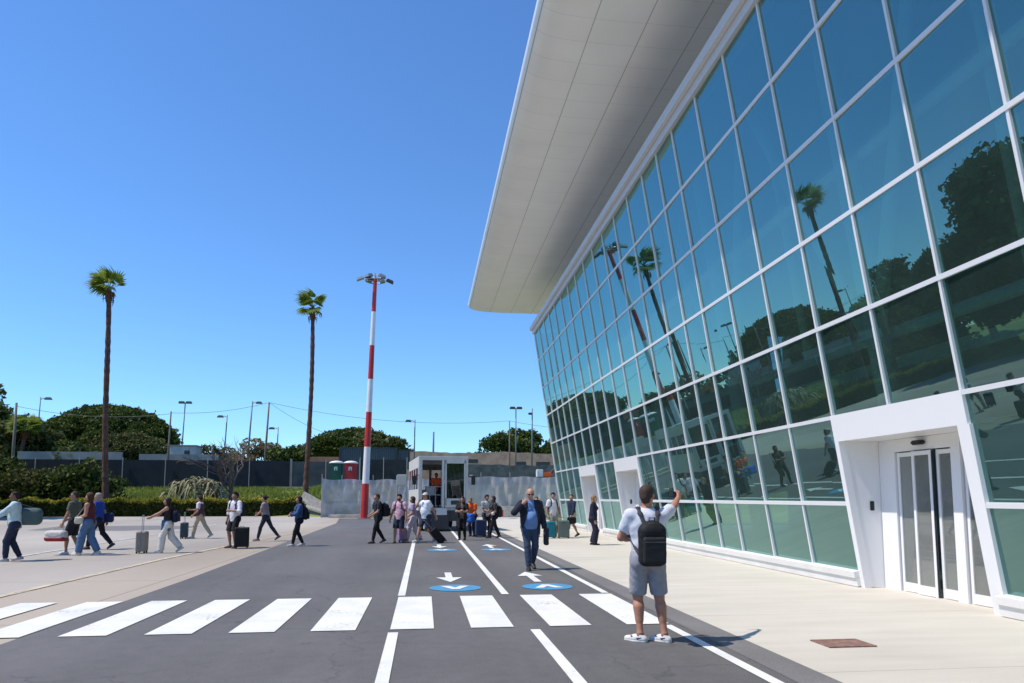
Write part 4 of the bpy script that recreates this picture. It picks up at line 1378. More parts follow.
vehicle()
wt = empty('white_cabinet', (-1.75, 57.5, 0)); tag(wt, 'cream rounded box unit on legs just left of the white vehicle', 'cabinet')
q = MB(); q.box((0, 0, 3.0), (.85, .8, .9)); q.build('box', mat('cream_box', (.55, .53, .47), .5), wt, bevel=.08)
q = MB()
for sx in (-.35, .35):
    for sy in (-.3, .3): q.tube([(sx, sy, 0), (sx, sy, 2.56)], .04, 6)
q.build('stand', M['grey_metal'], wt)
ex = empty('excavator', (13.4, 80, ground_z(13.4, 80))); tag(ex, 'small orange and white excavator seen over the sheeting by the terminal corner', 'excavator')
q = MB(); q.box((.3, 0, 1.15), (1.0, 1.0, .6)); q.build('engine_housing', M['orange'], ex, bevel=.08)
q = MB(); q.box((-.55, 0, 1.35), (.7, .9, .9)); q.build('cab', M['mast_white'], ex, bevel=.06)
q = MB(); q.box((0, 0, .5), (2.2, 1.7, .9)); q.build('track', M['dark_rubber'], ex, bevel=.1)
q = MB(); q.tube([(.6, 0, 1.3), (1.6, 0, 2.3), (2.4, 0, 1.6)], [.16, .14, .1], 8); q.build('boom', M['dark_metal'], ex)

# ------------------------------------------------------------------ people: signed distance bodies, meshed with surface nets
class Field:
    def __init__(s, lo, hi, h):
        s.lo = np.array(lo, float) - 2 * h; s.h = h
        s.n = np.ceil((np.array(hi, float) + 2 * h - s.lo) / h).astype(int) + 1
        s.D = np.full(tuple(s.n), 0.3, np.float32)

    def region(s, lo, hi, pad):
        a = np.maximum(np.floor((np.array(lo) - pad - s.lo) / s.h).astype(int), 0)
        b = np.minimum(np.ceil((np.array(hi) + pad - s.lo) / s.h).astype(int) + 1, s.n)
        if np.any(b <= a): return None, None
        ax = [s.lo[i] + s.h * np.arange(a[i], b[i]) for i in range(3)]
        X, Y, Z = np.meshgrid(*ax, indexing='ij', sparse=True)
        return tuple(slice(a[i], b[i]) for i in range(3)), (X, Y, Z)

    def put(s, sl, d, k):
        A = s.D[sl]
        if k > 0:
            hh = np.clip(0.5 + 0.5 * (A - d) / k, 0, 1)
            s.D[sl] = A * (1 - hh) + d * hh - k * hh * (1 - hh)
        else:
            s.D[sl] = np.minimum(A, d)

    def cone(s, a, b, ra, rb, k=0.02, flat=None, cut=None):
        """round cone a-b; flat = (direction, factor) squashes the section; cut = list of (point, normal) half spaces kept on the -normal side"""
        a = np.array(a, float); b = np.array(b, float); rm = max(ra, rb) * (1.0 if not flat else max(1.0, flat[1]))
        sl, g = s.region(np.minimum(a, b) - rm, np.maximum(a, b) + rm, k + 0.03)
        if sl is None: return
        ab = b - a; L2 = max(ab @ ab, 1e-9)
        px, py, pz = g[0] - a[0], g[1] - a[1], g[2] - a[2]
        t = np.clip((px * ab[0] + py * ab[1] + pz * ab[2]) / L2, 0, 1)
        vx, vy, vz = px - t * ab[0], py - t * ab[1], pz - t * ab[2]
        if flat:
            f = np.array(flat[0], float); f /= np.linalg.norm(f)
            q = vx * f[0] + vy * f[1] + vz * f[2]
            m = q * (1 / flat[1] - 1)
            vx, vy, vz = vx + f[0] * m, vy + f[1] * m, vz + f[2] * m
        d = np.sqrt(vx * vx + vy * vy + vz * vz) - (ra + (rb - ra) * t)
        if flat: d = d * min(1.0, flat[1])
        for (p, nrm) in (cut or []):
            nrm = np.array(nrm, float); nrm = nrm / np.linalg.norm(nrm)
            d = np.maximum(d, (g[0] - p[0]) * nrm[0] + (g[1] - p[1]) * nrm[1] + (g[2] - p[2]) * nrm[2])
        s.put(sl, d.astype(np.float32), k)

    def ell(s, c, r, k=0.02, Rm=None, cut=None, noise=0.0):
        c = np.array(c, float); r = np.array(r, float)
        rm = r.max()
        sl, g = s.region(c - rm, c + rm, k + 0.03)
        if sl is None: return
        p = [g[i] - c[i] for i in range(3)]
        if Rm is not None:
            p = [p[0] * Rm[0][j] + p[1] * Rm[1][j] + p[2] * Rm[2][j] for j in range(3)]
        q = np.sqrt((p[0] / r[0]) ** 2 + (p[1] / r[1]) ** 2 + (p[2] / r[2]) ** 2)
        q2 = np.sqrt((p[0] / r[0] ** 2) ** 2 + (p[1] / r[1] ** 2) ** 2 + (p[2] / r[2] ** 2) ** 2) + 1e-6
        d = q * (q - 1) / q2
        if noise: d = d + noise * np.sin(g[0] * 190 + g[2] * 60) * np.sin(g[1] * 170) * np.sin(g[2] * 150 + g[0] * 40)
        for (pt, nrm) in (cut or []):
            nrm = np.array(nrm, float); nrm = nrm / np.linalg.norm(nrm)
            d = np.maximum(d, (g[0] - pt[0]) * nrm[0] + (g[1] - pt[1]) * nrm[1] + (g[2] - pt[2]) * nrm[2])
        s.put(sl, d.astype(np.float32), k)

    def box(s, c, half, r, k=0.01, Rm=None):
        c = np.array(c, float); half = np.array(half, float)
        rm = np.linalg.norm(half)
        sl, g = s.region(c - rm, c + rm, k + 0.02)
        if sl is None: return
        p = [g[i] - c[i] for i in range(3)]
        if Rm is not None: p = [p[0] * Rm[0][j] + p[1] * Rm[1][j] + p[2] * Rm[2][j] for j in range(3)]
        q = [np.abs(p[i]) - (half[i] - r) for i in range(3)]
        d = np.sqrt(np.maximum(q[0], 0) ** 2 + np.maximum(q[1], 0) ** 2 + np.maximum(q[2], 0) ** 2) + np.minimum(np.maximum(q[0], np.maximum(q[1], q[2])), 0) - r
        s.put(sl, d.astype(np.float32), k)

    def clip(s, p, nrm):
        nrm = np.array(nrm, float); nrm = nrm / np.linalg.norm(nrm)
        sl, g = s.region(s.lo, s.lo + s.h * s.n, 0)
        s.D[sl] = np.maximum(s.D[sl], ((g[0] - p[0]) * nrm[0] + (g[1] - p[1]) * nrm[1] + (g[2] - p[2]) * nrm[2]).astype(np.float32))

    def wrinkle(s, amp, f=38.0, seed=0):
        sl, g = s.region(s.lo, s.lo + s.h * s.n, 0)
        w = np.sin(g[0] * f + 3 * np.sin(g[2] * f * .45 + seed)) * np.sin(g[2] * f * 1.3 + 2 * np.sin(g[1] * f * .6 + seed) + g[0] * f * .5)
        s.D[sl] += (amp * w).astype(np.float32)

    def mesh(s):
        D = s.D
        S = D < 0
        c = np.stack([S[i:S.shape[0] - 1 + i, j:S.shape[1] - 1 + j, k:S.shape[2] - 1 + k] for i in (0, 1) for j in (0, 1) for k in (0, 1)])
        act = c.any(0) & ~c.all(0)
        idx = -np.ones(act.shape, np.int64)
        ii = np.argwhere(act)
        if len(ii) == 0: return np.zeros((0, 3)), np.zeros((0, 4), int)
        idx[act] = np.arange(len(ii))
        acc = np.zeros((len(ii), 3)); cnt = np.zeros(len(ii))
        cor = [(i, j, k) for i in (0, 1) for j in (0, 1) for k in (0, 1)]
        val = {o: D[ii[:, 0] + o[0], ii[:, 1] + o[1], ii[:, 2] + o[2]] for o in cor}
        for o in cor:
            for ax in range(3):
                if o[ax]: continue
                o2 = list(o); o2[ax] = 1; o2 = tuple(o2)
                a, b = val[o], val[o2]
                m = (a < 0) != (b < 0)
                t = np.where(m, a / np.where(m, a - b, 1), 0)
                p = np.tile(np.array(o, float), (len(ii), 1)); p[:, ax] += t
                acc += p * m[:, None]; cnt += m
        V = s.lo + s.h * (ii + acc / np.maximum(cnt, 1)[:, None])
        F = []
        for ax in range(3):
            u, w = (ax + 1) % 3, (ax + 2) % 3
            sl0 = [slice(None)] * 3; sl1 = [slice(None)] * 3
            sl0[ax] = slice(0, -1); sl1[ax] = slice(1, None)
            A = S[tuple(sl0)]; B = S[tuple(sl1)]
            e = np.argwhere(A != B)
            e = e[(e[:, u] > 0) & (e[:, w] > 0) & (e[:, u] < S.shape[u] - 1) & (e[:, w] < S.shape[w] - 1)]
            fl = A[tuple(e.T)]
            def at(du, dw):
                q = e.copy(); q[:, u] += du; q[:, w] += dw
                return idx[tuple(q.T)]
            Q = np.stack([at(-1, -1), at(0, -1), at(0, 0), at(-1, 0)], 1)
            Q[~fl] = Q[~fl][:, ::-1]
            F.append(Q)
        F = np.concatenate(F)
        F = F[(F >= 0).all(1)]
        return V, F


def join(parts):
    V, F, b = [], [], 0
    for v, f in parts:
        V.append(v); F.append(f + b); b += len(v)
    return np.concatenate(V), np.concatenate(F)


def unit(v):
    v = np.array(v, float); return v / max(np.linalg.norm(v), 1e-9)


def ik(a, c, l1, l2, hint):
    a = np.array(a, float); c = np.array(c, float)
    d = c - a; L = np.linalg.norm(d); dn = d / L
    L = min(L, (l1 + l2) * .995); c = a + dn * L
    x = (l1 * l1 - l2 * l2 + L * L) / (2 * L)
    hgt = math.sqrt(max(l1 * l1 - x * x, 0))
    h = np.array(hint, float); h = h - (h @ dn) * dn; h = unit(h)
    return a + dn * x + h * hgt, c


def hand_field(w, d, palm_n, side, curl, h=0.0055, s=1.0, grip=False):
    """w wrist, d pointing direction, palm_n normal of the palm, side +1/-1 where the thumb goes"""
    w = np.array(w, float); d = unit(d); n = unit(np.array(palm_n) - (np.array(palm_n) @ d) * d); t = np.cross(d, n) * side
    f = Field(w - .2, w + .2, h)
    kn = w + d * .085 * s
    f.cone(w - d * .04, w + d * .03 * s, .026 * s, .031 * s, .01, (n, .75))
    f.cone(w + d * .03 * s, kn, .034 * s, .039 * s, .015, (n, .42))
    for i, L in enumerate((.072, .080, .074, .058)):
        o = (1.5 - i) * .0195 * s
        a = kn + t * o + d * (-.004 if i in (0, 3) else .002)
        spread = t * (1.5 - i) * .05
        c = curl + .06 * i
        d1 = unit(d * math.cos(c) + n * math.sin(c) + spread)
        d2 = unit(d * math.cos(c * 2.1) + n * math.sin(c * 2.1) + spread * .5)
        d3 = unit(d * math.cos(c * 2.9) + n * math.sin(c * 2.9))
        r = .0088 * s
        p1 = a + d1 * L * .48 * s; p2 = p1 + d2 * L * .32 * s; p3 = p2 + d3 * L * .22 * s
        f.cone(a, p1, r * 1.05, r * .98, .004); f.cone(p1, p2, r * .98, r * .88, .003); f.cone(p2, p3, r * .88, r * .72, .003)
    a = w + d * .028 * s + t * .028 * s
    u1 = unit(d * .6 + t * .75 + n * .35); u2 = unit(d * .85 + t * .25 + n * (.55 if grip else .3))
    p1 = a + u1 * .038 * s; p2 = p1 + u2 * .03 * s; p3 = p2 + unit(u2 + n * .3) * .022 * s
    f.cone(a - u1 * .015, p1, .0135 * s, .011 * s, .008); f.cone(p1, p2, .0108 * s, .0098 * s, .004); f.cone(p2, p3, .0098 * s, .0078 * s, .003)
    return f.mesh()


_mats = {}


def cm(col, rough=.8, key=None, bump=.25):
    k = (tuple(round(c, 3) for c in col), rough)
    if k not in _mats: _mats[k] = mat('cloth_%d' % len(_mats), col, rough, var=.10, scale=14, bump=bump, bscale=34, spec=.25)
    return _mats[k]


SKIN = {}


def skin(tone):
    if tone not in SKIN:
        m = mat('skin_%d' % len(SKIN), tone, .5, var=.06, scale=18, spec=.35)
        P = m.node_tree.nodes['Principled BSDF']
        P.inputs['Subsurface Weight'].default_value = .0
        SKIN[tone] = m
    return SKIN[tone]


EYE_W = mat('eye', (.04, .03, .025), .2)
LIP = mat('lips', (.30, .12, .10), .5)


def person(label, x, y, rz, H=1.75, build=1.0, female=False, tone=(.40, .22, .15), lean=0.05, twist=0.0, head_yaw=0.0, head_pitch=0.0,
           rf=(.10, .0, 0), lf=(-.10, 0, 0), rfd=0.0, lfd=0.0, rh=None, lh=None, re=None, le=None, rcurl=.35, lcurl=.35, rpalm=None, lpalm=None,
           top=('tee', (.7, .7, .7)), bottom=('trousers', (.05, .06, .09)), shoes=(.5, .5, .5), sole=None, hair=('short', (.03, .02, .015)),
           belly=0.0, glasses=False, cap=None, z=0.0, group=None, res=.016, dz=0.0, jacket=None, vest=None, swoosh=None, hemz=None, socks=None):
    s = H / 1.75
    root_name = 'person'
    assert len(label.split()) <= 16, label
    # ---- joints (local: x right, y forward, z up)
    hipz = (.925 + dz) * s
    P = np.array([0, 0, hipz])
    tdir = np.array([0, math.sin(lean), math.cos(lean)])
    ct, st_ = math.cos(twist), math.sin(twist)
    rx = np.array([ct, st_, 0]); fy = np.cross(tdir, rx) * -1
    fy = np.cross([0, 0, 1], rx); fw = unit(fy - (fy @ tdir) * tdir)
    N = P + tdir * .53 * s
    shw = (.165 if female else .185) * s * (1 + .25 * (build - 1))
    hpw = (.098 if female else .092) * s
    RS = N - tdir * .055 * s + rx * shw; LS = N - tdir * .055 * s - rx * shw
    RH = P + np.array([hpw, 0, -.01]); LH = P - np.array([hpw, 0, .01])
    th, sh = .43 * s, .425 * s
    ra = np.array([rf[0], rf[1], .085 * s + rf[2]]); la = np.array([lf[0], lf[1], .085 * s + lf[2]])
    RK, ra = ik(RH, ra, th, sh, (0.05, 1, 0)); LK, la = ik(LH, la, th, sh, (-.05, 1, 0))
    ua, fa = .295 * s, .255 * s
    if rh is None: rh = (.27, .06, .82)
    if lh is None: lh = (-.27, .06, .82)
    rw = np.array(rh, float) * (1, 1, s); lw = np.array(lh, float) * (1, 1, s)
    RE, rw = ik(RS, rw, ua, fa, re or (.4, -1, 0)); LE, lw = ik(LS, lw, ua, fa, le or (-.4, -1, 0))
    cy_, sy_ = math.cos(head_yaw + twist), math.sin(head_yaw + twist)
    hx = np.array([cy_, sy_, 0]); hf = np.array([-sy_, cy_, 0])
    hf = unit(hf * math.cos(head_pitch) + np.array([0, 0, math.sin(head_pitch)])); hz = np.cross(hx, hf)
    HC = N + tdir * .04 * s + hz * .125 * s + hf * .025 * s
    Rm = np.stack([hx, hf, hz], 1)   # local->world columns
    b = build
    big = max(1.0, b)
    flatd = (fw, .68 + .12 * (b - 1))
    lo = np.min([RH, LH, ra, la, rw, lw, RE, LE, N, RK, LK, HC], 0) - .30; hi = np.max([RH, LH, ra, la, rw, lw, RE, LE, N, RK, LK, HC], 0) + .30
    lo[2] = min(lo[2], -.02) if z == 0 or True else lo[2]

    # ---- body
    f = Field(lo, hi, res)

    def torso(f, inf, k=.05, arms=True, low=True):
        ch = .135 * b * s; ws = (.108 if female else .122) * b * s; hp = (.135 if female else .128) * b * s
        f.cone(P + tdir * .34 * s - rx * .05 * s, P + tdir * .34 * s + rx * .05 * s, ch + inf, ch + inf, k, (fw, .72))
        f.cone(P + tdir * .20 * s, P + tdir * .40 * s, ws + inf, ch + inf, k, (fw, .78))
        f.cone(P + tdir * .03 * s, P + tdir * .20 * s, hp + inf, ws + inf, k, (fw, .82))
        f.cone(N - tdir * .07 * s - rx * (shw - .05), N - tdir * .07 * s + rx * (shw - .05), .062 * s + inf, .062 * s + inf, k, (fw, .85))
        f.cone(N - tdir * .05 * s, N + tdir * .005 * s, .085 * s + inf * .5, .055 * s + inf * .3, k)
        if female:
            for sx in (-1, 1): f.ell(P + tdir * .37 * s + rx * sx * .065 * s + fw * .085 * s, (.06 + inf, .055 + inf, .058 + inf), .03)
        if belly: f.ell(P + tdir * .17 * s + fw * (.05 + belly * .5), (.135 * b + inf, .10 + belly * .6 + inf, .17 + inf), .06)
    torso(f, 0)
    # pelvis / buttocks
    f.cone(P + np.array([-.05, 0, 0]), P + np.array([.05, 0, 0]), .115 * b * s, .115 * b * s, .05, (fw, .85))
    for q in (RH, LH): f.ell(q + np.array([0, -.045, -.02]), (.085 * s, .085 * s, .10 * s), .04)
    for (h_, k_, a_) in ((RH, RK, ra), (LH, LK, la)):
        f.cone(h_, k_, .088 * s * b ** .7, .055 * s, .04)
        calf = k_ + (a_ - k_) * .3; bk = unit(np.cross(np.cross(a_ - k_, (0, 1, 0)), a_ - k_)) * -.012
        lb_ = s * 1.04 * b ** .6
        f.cone(k_, k_ + (a_ - k_) * .18, .054 * lb_, .050 * lb_, .025)
        f.cone(calf + bk, k_ + (a_ - k_) * .62, .059 * lb_, .042 * lb_, .03)
        f.cone(k_ + (a_ - k_) * .6, a_, .040 * s, .034 * s, .02)
    for (s_, e_, w_) in ((RS, RE, rw), (LS, LE, lw)):
        f.ell(s_, (.058 * s * b ** .5,) * 3, .04)
        f.cone(s_, e_, .050 * s * b ** .6, .040 * s * b ** .4, .03)
        f.cone(e_, e_ + (w_ - e_) * .3, .040 * s, .040 * s, .02)
        f.cone(e_ + (w_ - e_) * .3, w_ + unit(w_ - e_) * .01, .040 * s, .026 * s, .02)
    # feet inside the shoes
    feet = []
    for (a_, k_, yaw, pos) in ((ra, RK, rfd, rf), (la, LK, lfd, lf)):
        pitch = min(1.0, max(0.0, pos[2]) * 6.5)
        d_ = np.array([math.sin(yaw) * math.cos(pitch), math.cos(yaw) * math.cos(pitch), -math.sin(pitch)])
        up_ = unit(np.array([0, 0, 1.0]) - d_ * d_[2])
        feet.append((a_, d_, up_, yaw))
        heel = a_ - up_ * .05 * s - d_ * .03 * s; toe = a_ - up_ * .055 * s + d_ * .15 * s
        f.cone(heel, toe, .028 * s, .022 * s, .03, (up_, .7)); f.cone(a_, a_ - up_ * .045 * s, .034 * s, .03 * s, .03)
    f.cone(N - tdir * .03 * s, HC - hz * .06 * s - hf * .01, .056 * s * (0.86 if female else 1.0) * b ** .3, .052 * s * (0.86 if female else 1.0) * b ** .3, .03)
    f.ell(HC, (.066 * s, .080 * s, .09 * s), .03, Rm)
    parts = [f.mesh()]
    # ---- head on a finer grid
    hl = .0065 if res < .012 else .009
    g = Field(HC - .21, HC + .21, hl)
    def H3(a, b_, c): return HC + (hx * a + hf * b_ + hz * c) * s
    g.ell(H3(0, -.012, .030), (.076 * s, .095 * s, .086 * s), .02, Rm)
    g.ell(H3(0, .020, -.030), (.062 * s, .070 * s, .080 * s), .03, Rm)
    g.ell(H3(0, .045, -.080), (.036 * s, .036 * s, .028 * s), .03, Rm)
    g.cone(H3(-.035, .068, .022), H3(.035, .068, .022), .014 * s, .014 * s, .015)
    g.cone(H3(0, .088, .012), H3(0, .108, -.026), .009 * s, .014 * s, .010)
    g.ell(H3(0, .086, -.056), (.026 * s, .012 * s, .012 * s), .008, Rm)
    for sx in (-1, 1):
        g.ell(H3(sx * .038, .072, -.02), (.024 * s, .022 * s, .022 * s), .02, Rm)
        g.ell(H3(sx * .077, -.008, -.008), (.010 * s, .021 * s, .032 * s), .006, Rm)
    g.cone(N - tdir * .02 * s, H3(0, -.025, -.06), .058 * s * (0.86 if female else 1.0), .052 * s * (0.86 if female else 1.0), .025)
    parts.append(g.mesh())
    for sgn, w_, e_, curl, pn in ((1, rw, RE, rcurl, rpalm), (-1, lw, LE, lcurl, lpalm)):
        d_ = unit(w_ - e_)
        pn = pn if pn is not None else (-sgn, 0.0, -.15)
        # the thumb points forward / up
        n_ = unit(np.array(pn, float) - (np.array(pn, float) @ d_) * d_)
        tt = np.cross(d_, n_)
        sd = 1 if (tt @ np.array([0, 1, .5])) > 0 else -1
        parts.append(hand_field(w_ + d_ * .01, d_, pn, sd, curl, h=.0055 if res < .012 else .0075, s=s * (0.9 if female else 1.0)))
    V, F = join(parts)
    body = np_obj(root_name, V, F, skin(tone), smooth=True)
    body.location = (x, y, z); body.rotation_euler = (0, 0, rz)
    tag(body, label, 'person', group)

    def kid(name, fld, m_, extra=None):
        V, F = fld.mesh()
        if extra is not None: V, F = join([(V, F)] + extra)
        return np_obj(name, V, F, m_, body, smooth=True)

    # ---- top
    def sleeve(f, s_, e_, w_, kind, inf):
        if kind == 'long':
            f.cone(s_, e_, .052 * s * b ** .6 + inf, .044 * s + inf, .035)
            wr = e_ + (w_ - e_) * .97; d_ = unit(w_ - e_)
            f.cone(e_, wr + d_ * .03, .044 * s + inf, .032 * s + inf, .02, cut=[(wr, d_)])
        elif kind == 'rolled':
            f.cone(s_, e_, .052 * s * b ** .6 + inf, .046 * s + inf, .035)
            wr = e_ + (w_ - e_) * .35; d_ = unit(w_ - e_)
            f.cone(e_, wr + d_ * .03, .044 * s + inf, .042 * s + inf, .02, cut=[(wr, d_)])
        elif kind == 'tee':
            d_ = unit(e_ - s_); en = s_ + (e_ - s_) * .68
            f.cone(s_, en + d_ * .05, .060 * s * b ** .6 + inf, .050 * s + inf * .9, .035, cut=[(en, d_)])
    kind, col = top[0], top[1]
    tf = Field(lo, hi, min(res, .014))
    hem = hemz if hemz is not None else (-.085 if kind in ('tee', 'polo') else -.06)
    inf = top[2] if len(top) > 2 else .013
    sk = {'tee': 'tee', 'polo': 'tee', 'shirt': 'long', 'rolled': 'rolled', 'tank': None, 'blazer': 'long'}[kind]
    torso(tf, inf)
    hp = (.137 if female else .130) * b * s
    bell = belly * .45
    tf.cone(P + tdir * -.12 * s, P + tdir * .14 * s + fw * bell * .6, hp + inf + .004, hp + inf + bell * .4, .05, (fw, .86))
    if sk:
        for a3 in ((RS, RE, rw), (LS, LE, lw)): sleeve(tf, *a3, sk, inf)
    tf.wrinkle(.0036, 24, len(label))
    tf.clip(P + tdir * hem * s, -tdir)
    tf.clip(N + tdir * .036 * s, tdir + fw * -.22)
    if kind == 'tank':
        pass
    kid('top' if kind in ('tank',) else ('shirt' if kind != 'blazer' else 'jacket'), tf, cm(col))
    if jacket:   # open jacket worn over the shirt
        jf = Field(lo, hi, min(res, .014))
        jin = inf + .018
        torso(jf, jin)
        jf.cone(P + tdir * -.12 * s, P + tdir * .14 * s + fw * bell * .5, hp + jin + .01, hp + jin + .01 + bell * .4, .05, (fw, .88))
        for a3 in ((RS, RE, rw), (LS, LE, lw)): sleeve(jf, *a3, jacket[1], jin - .004)
        jf.wrinkle(.004, 24, 3)
        jf.clip(P + tdir * jacket[2] * s, -tdir)
        jf.clip(N + tdir * .02 * s, tdir + fw * -.3)
        # open front: remove a wedge in front of the chest
        sl, gg = jf.region(jf.lo, jf.lo + jf.h * jf.n, 0)
        qx = (gg[0] - P[0]) * rx[0] + (gg[1] - P[1]) * rx[1]
        qy = (gg[0] - P[0]) * fw[0] + (gg[1] - P[1]) * fw[1] + (gg[2] - P[2]) * fw[2]
        qz = gg[2] - P[2]
        wdt = .055 + .07 * np.clip((.42 - qz) / .42, 0, 1)
        wedge = np.maximum(np.abs(qx) - wdt * jacket[3], .03 - qy)
        jf.D[sl] = np.maximum(jf.D[sl], (-wedge).astype(np.float32))
        kid('jacket', jf, cm(jacket[0]))
    if vest:
        vf = Field(lo, hi, min(res, .014)); torso(vf, inf + .012); vf.wrinkle(.002, 20, 1)
        vf.cone(P + tdir * -.05 * s, P + tdir * .14 * s, hp + inf + .014, hp + inf + .014, .05, (fw, .86))
        vf.clip(P - tdir * .06 * s, -tdir); vf.clip(N + tdir * -.01 * s, tdir + fw * -.4)
        kid('vest', vf, cm(vest))
    # ---- bottom
    bk, bc = bottom[0], bottom[1]
    bf = Field(lo, hi, min(res, .014))
    pi_ = .012
    bf.cone(P + np.array([-.05, 0, 0.02]), P + np.array([.05, 0, 0.02]), .118 * b * s + pi_, .118 * b * s + pi_, .05, (fw, .86))
    bf.cone(P + tdir * .0, P + tdir * .07 * s, hp + pi_ - .004, hp + pi_ - .01, .04, (fw, .84))
    for q in (RH, LH): bf.ell(q + np.array([0, -.045, -.02]), (.085 * s + pi_, .085 * s + pi_, .10 * s + pi_), .04)
    for (h_, k_, a_) in ((RH, RK, ra), (LH, LK, la)):
        dk = unit(k_ - h_); da = unit(a_ - k_)
        if bk == 'shorts':
            en = h_ + (k_ - h_) * .93
            bf.cone(h_, en + dk * .08, .090 * s * b ** .7 + pi_, .086 * s + pi_, bottom[2] if len(bottom) > 2 else .03, cut=[(en, dk)])
        else:
            wide = {'trousers': .012, 'jeans': .008, 'wide': .035, 'slim': .004}[bk]
            bf.cone(h_, k_, .090 * s * b ** .7 + pi_, .060 * s + wide * 1.2, .04)
            en = k_ + (a_ - k_) * .99
            bf.cone(k_, en + da * .04, .060 * s + wide, .044 * s + wide * 1.3, .03, cut=[(en, da)])
            bf.cone(k_ + (a_ - k_) * .2 - np.array([0, .012, 0]), k_ + (a_ - k_) * .7, .060 * s + wide, .048 * s + wide, .03)
    bf.wrinkle(.003, 26, 2 + len(label) % 5)
    bf.clip(P + tdir * .085 * s, tdir)
    kid('shorts' if bk == 'shorts' else 'trousers', bf, cm(bc))
    # ---- shoes
    for (a_, d_, up_, yaw) in feet:
        sd = np.cross(d_, up_)
        gs = Field(a_ - .26, a_ + .26, .009 if res >= .012 else .007)
        heel = a_ - up_ * .050 * s - d_ * .042 * s; toe = a_ - up_ * .056 * s + d_ * .155 * s; mid = a_ - up_ * .048 * s + d_ * .06 * s
        gs.cone(heel, mid, .041 * s, .046 * s, .02, (up_, .95)); gs.cone(mid, toe, .048 * s, .040 * s, .025, (up_, .8))
        gs.cone(a_ - up_ * .04 * s - d_ * .015, a_ - up_ * .005 * s - d_ * .012, .043 * s, .040 * s, .02)
        gs.clip(a_ + up_ * .002 * s, up_ - d_ * .2)
        gs.clip(a_ - up_ * .083 * s, -up_)
        so_ = kid('shoe', gs, cm(shoes, .5, bump=.05))
        gg = Field(a_ - .26, a_ + .26, .009 if res >= .012 else .007)
        gg.cone(heel - up_ * .022, mid - up_ * .026, .042 * s, .047 * s, .02, (up_, .5)); gg.cone(mid - up_ * .026, toe - up_ * .016, .048 * s, .042 * s, .02, (up_, .5))
        gg.clip(a_ - up_ * .062 * s, up_); gg.clip(a_ - up_ * .0845 * s, -up_)
        V, F = gg.mesh()
        sl_ = np_obj('sole', V, F, cm(sole or tuple(min(.75, c * 1.3 + .05) for c in shoes), .6, bump=.05), so_, smooth=True)
        if swoosh:
            # curved tick on both flanks of the shoe
            for sg in (-1, 1):
                pts = []
                for t in np.linspace(0, 1, 9):
                    u = -.03 + .125 * t; vz = -.052 + .030 * (1 - t) ** 2 * (1 if t > .0 else 1) if False else (-.030 - .022 * math.sin(t * 2.4) + .028 * t * t)
                    pts.append((u, vz, .004 + .007 * math.sin(min(1, t * 1.6) * math.pi / 1.25)))
                mb_ = MB(); vs = []
                for u, v, wd_ in pts:
                    for q in (-wd_, wd_):
                        for off in (.036, .0475): vs.append(a_ + d_ * u * s + up_ * (v + q) * s + sd * sg * off * s)
                fs = []
                for i in range(len(pts) - 1):
                    o_ = i * 4; fs += [(o_, o_ + 4, o_ + 5, o_ + 1), (o_ + 2, o_ + 3, o_ + 7, o_ + 6), (o_ + 1, o_ + 5, o_ + 7, o_ + 3), (o_, o_ + 2, o_ + 6, o_ + 4)]
                mb_.add(vs, fs); mb_.build('shoe_mark', cm(swoosh, .5), so_)
        if socks:
            gq = Field(a_ - .12, a_ + .12, .009); gq.cone(a_ - up_ * .03, a_ + up_ * .025, .041 * s, .040 * s, .01, cut=[(a_ + up_ * .022, up_)])
            kid('sock', gq, cm(socks, .9))
    # ---- hair / face
    hk, hc = hair[0], hair[1]
    if hk != 'none':
        hm = cm(hc, .75 if hk != 'long' else .55)
        hf_ = Field(HC - .30 - np.array([0, 0, .12]), HC + .30, .0075 if res < .012 else .011)
        t_ = {'buzz': .004, 'short': .011, 'bald': .002, 'full': .020, 'long': .016, 'bun': .012, 'bob': .018}[hk]
        front = [(H3(0, .052, .030), hf * .8 - hz * .75)]
        nz_ = .0022 if hk in ('short', 'full', 'long', 'bob') else 0.0008
        hf_.ell(H3(0, -.014, .033), (.077 * s + t_, .096 * s + t_, .087 * s + t_), .005, Rm, cut=front + [(H3(0, -.01, -.01 if hk != 'buzz' else -.005), hf * .75 - hz * .66)], noise=nz_)
        if hk in ('short', 'full', 'buzz'):
            hf_.cone(H3(0, -.055, -.02), H3(0, -.045, -.055), .062 * s + t_ * .4, .048 * s + t_ * .3, .02)
        if hk == 'full': hf_.ell(H3(0, .03, .105), (.065 * s, .055 * s, .03 * s), .03, Rm, noise=.003)
        if hk in ('long', 'bob'):
            L = -.34 if hk == 'long' else -.14
            for sx in (-1, 1):
                hf_.cone(H3(sx * .062, -.015, .03), H3(sx * .070, -.02, -.12), .030 * s, .028 * s, .03)
                hf_.cone(H3(sx * .066, -.02, -.10), H3(sx * .065, -.045, L + .06), .030 * s, .022 * s, .03)
            hf_.cone(H3(0, -.07, .02), H3(0, -.085, L), .066 * s, .045 * s, .03, (hf, .6))
            hf_.wrinkle(.002, 60, 2)
        if hk == 'bun': hf_.ell(H3(0, -.125, .06), (.045 * s, .045 * s, .042 * s), .02, Rm, noise=.002)
        if hk == 'bald':
            hf_ = Field(HC - .2, HC + .2, .010)
            hf_.cone(H3(0, -.065, -.01), H3(0, -.05, -.045), .060 * s, .050 * s, .02)
            for sx in (-1, 1): hf_.ell(H3(sx * .070, -.035, -.002), (.012 * s, .035 * s, .035 * s), .02, Rm)
        kid('hair', hf_, hm)
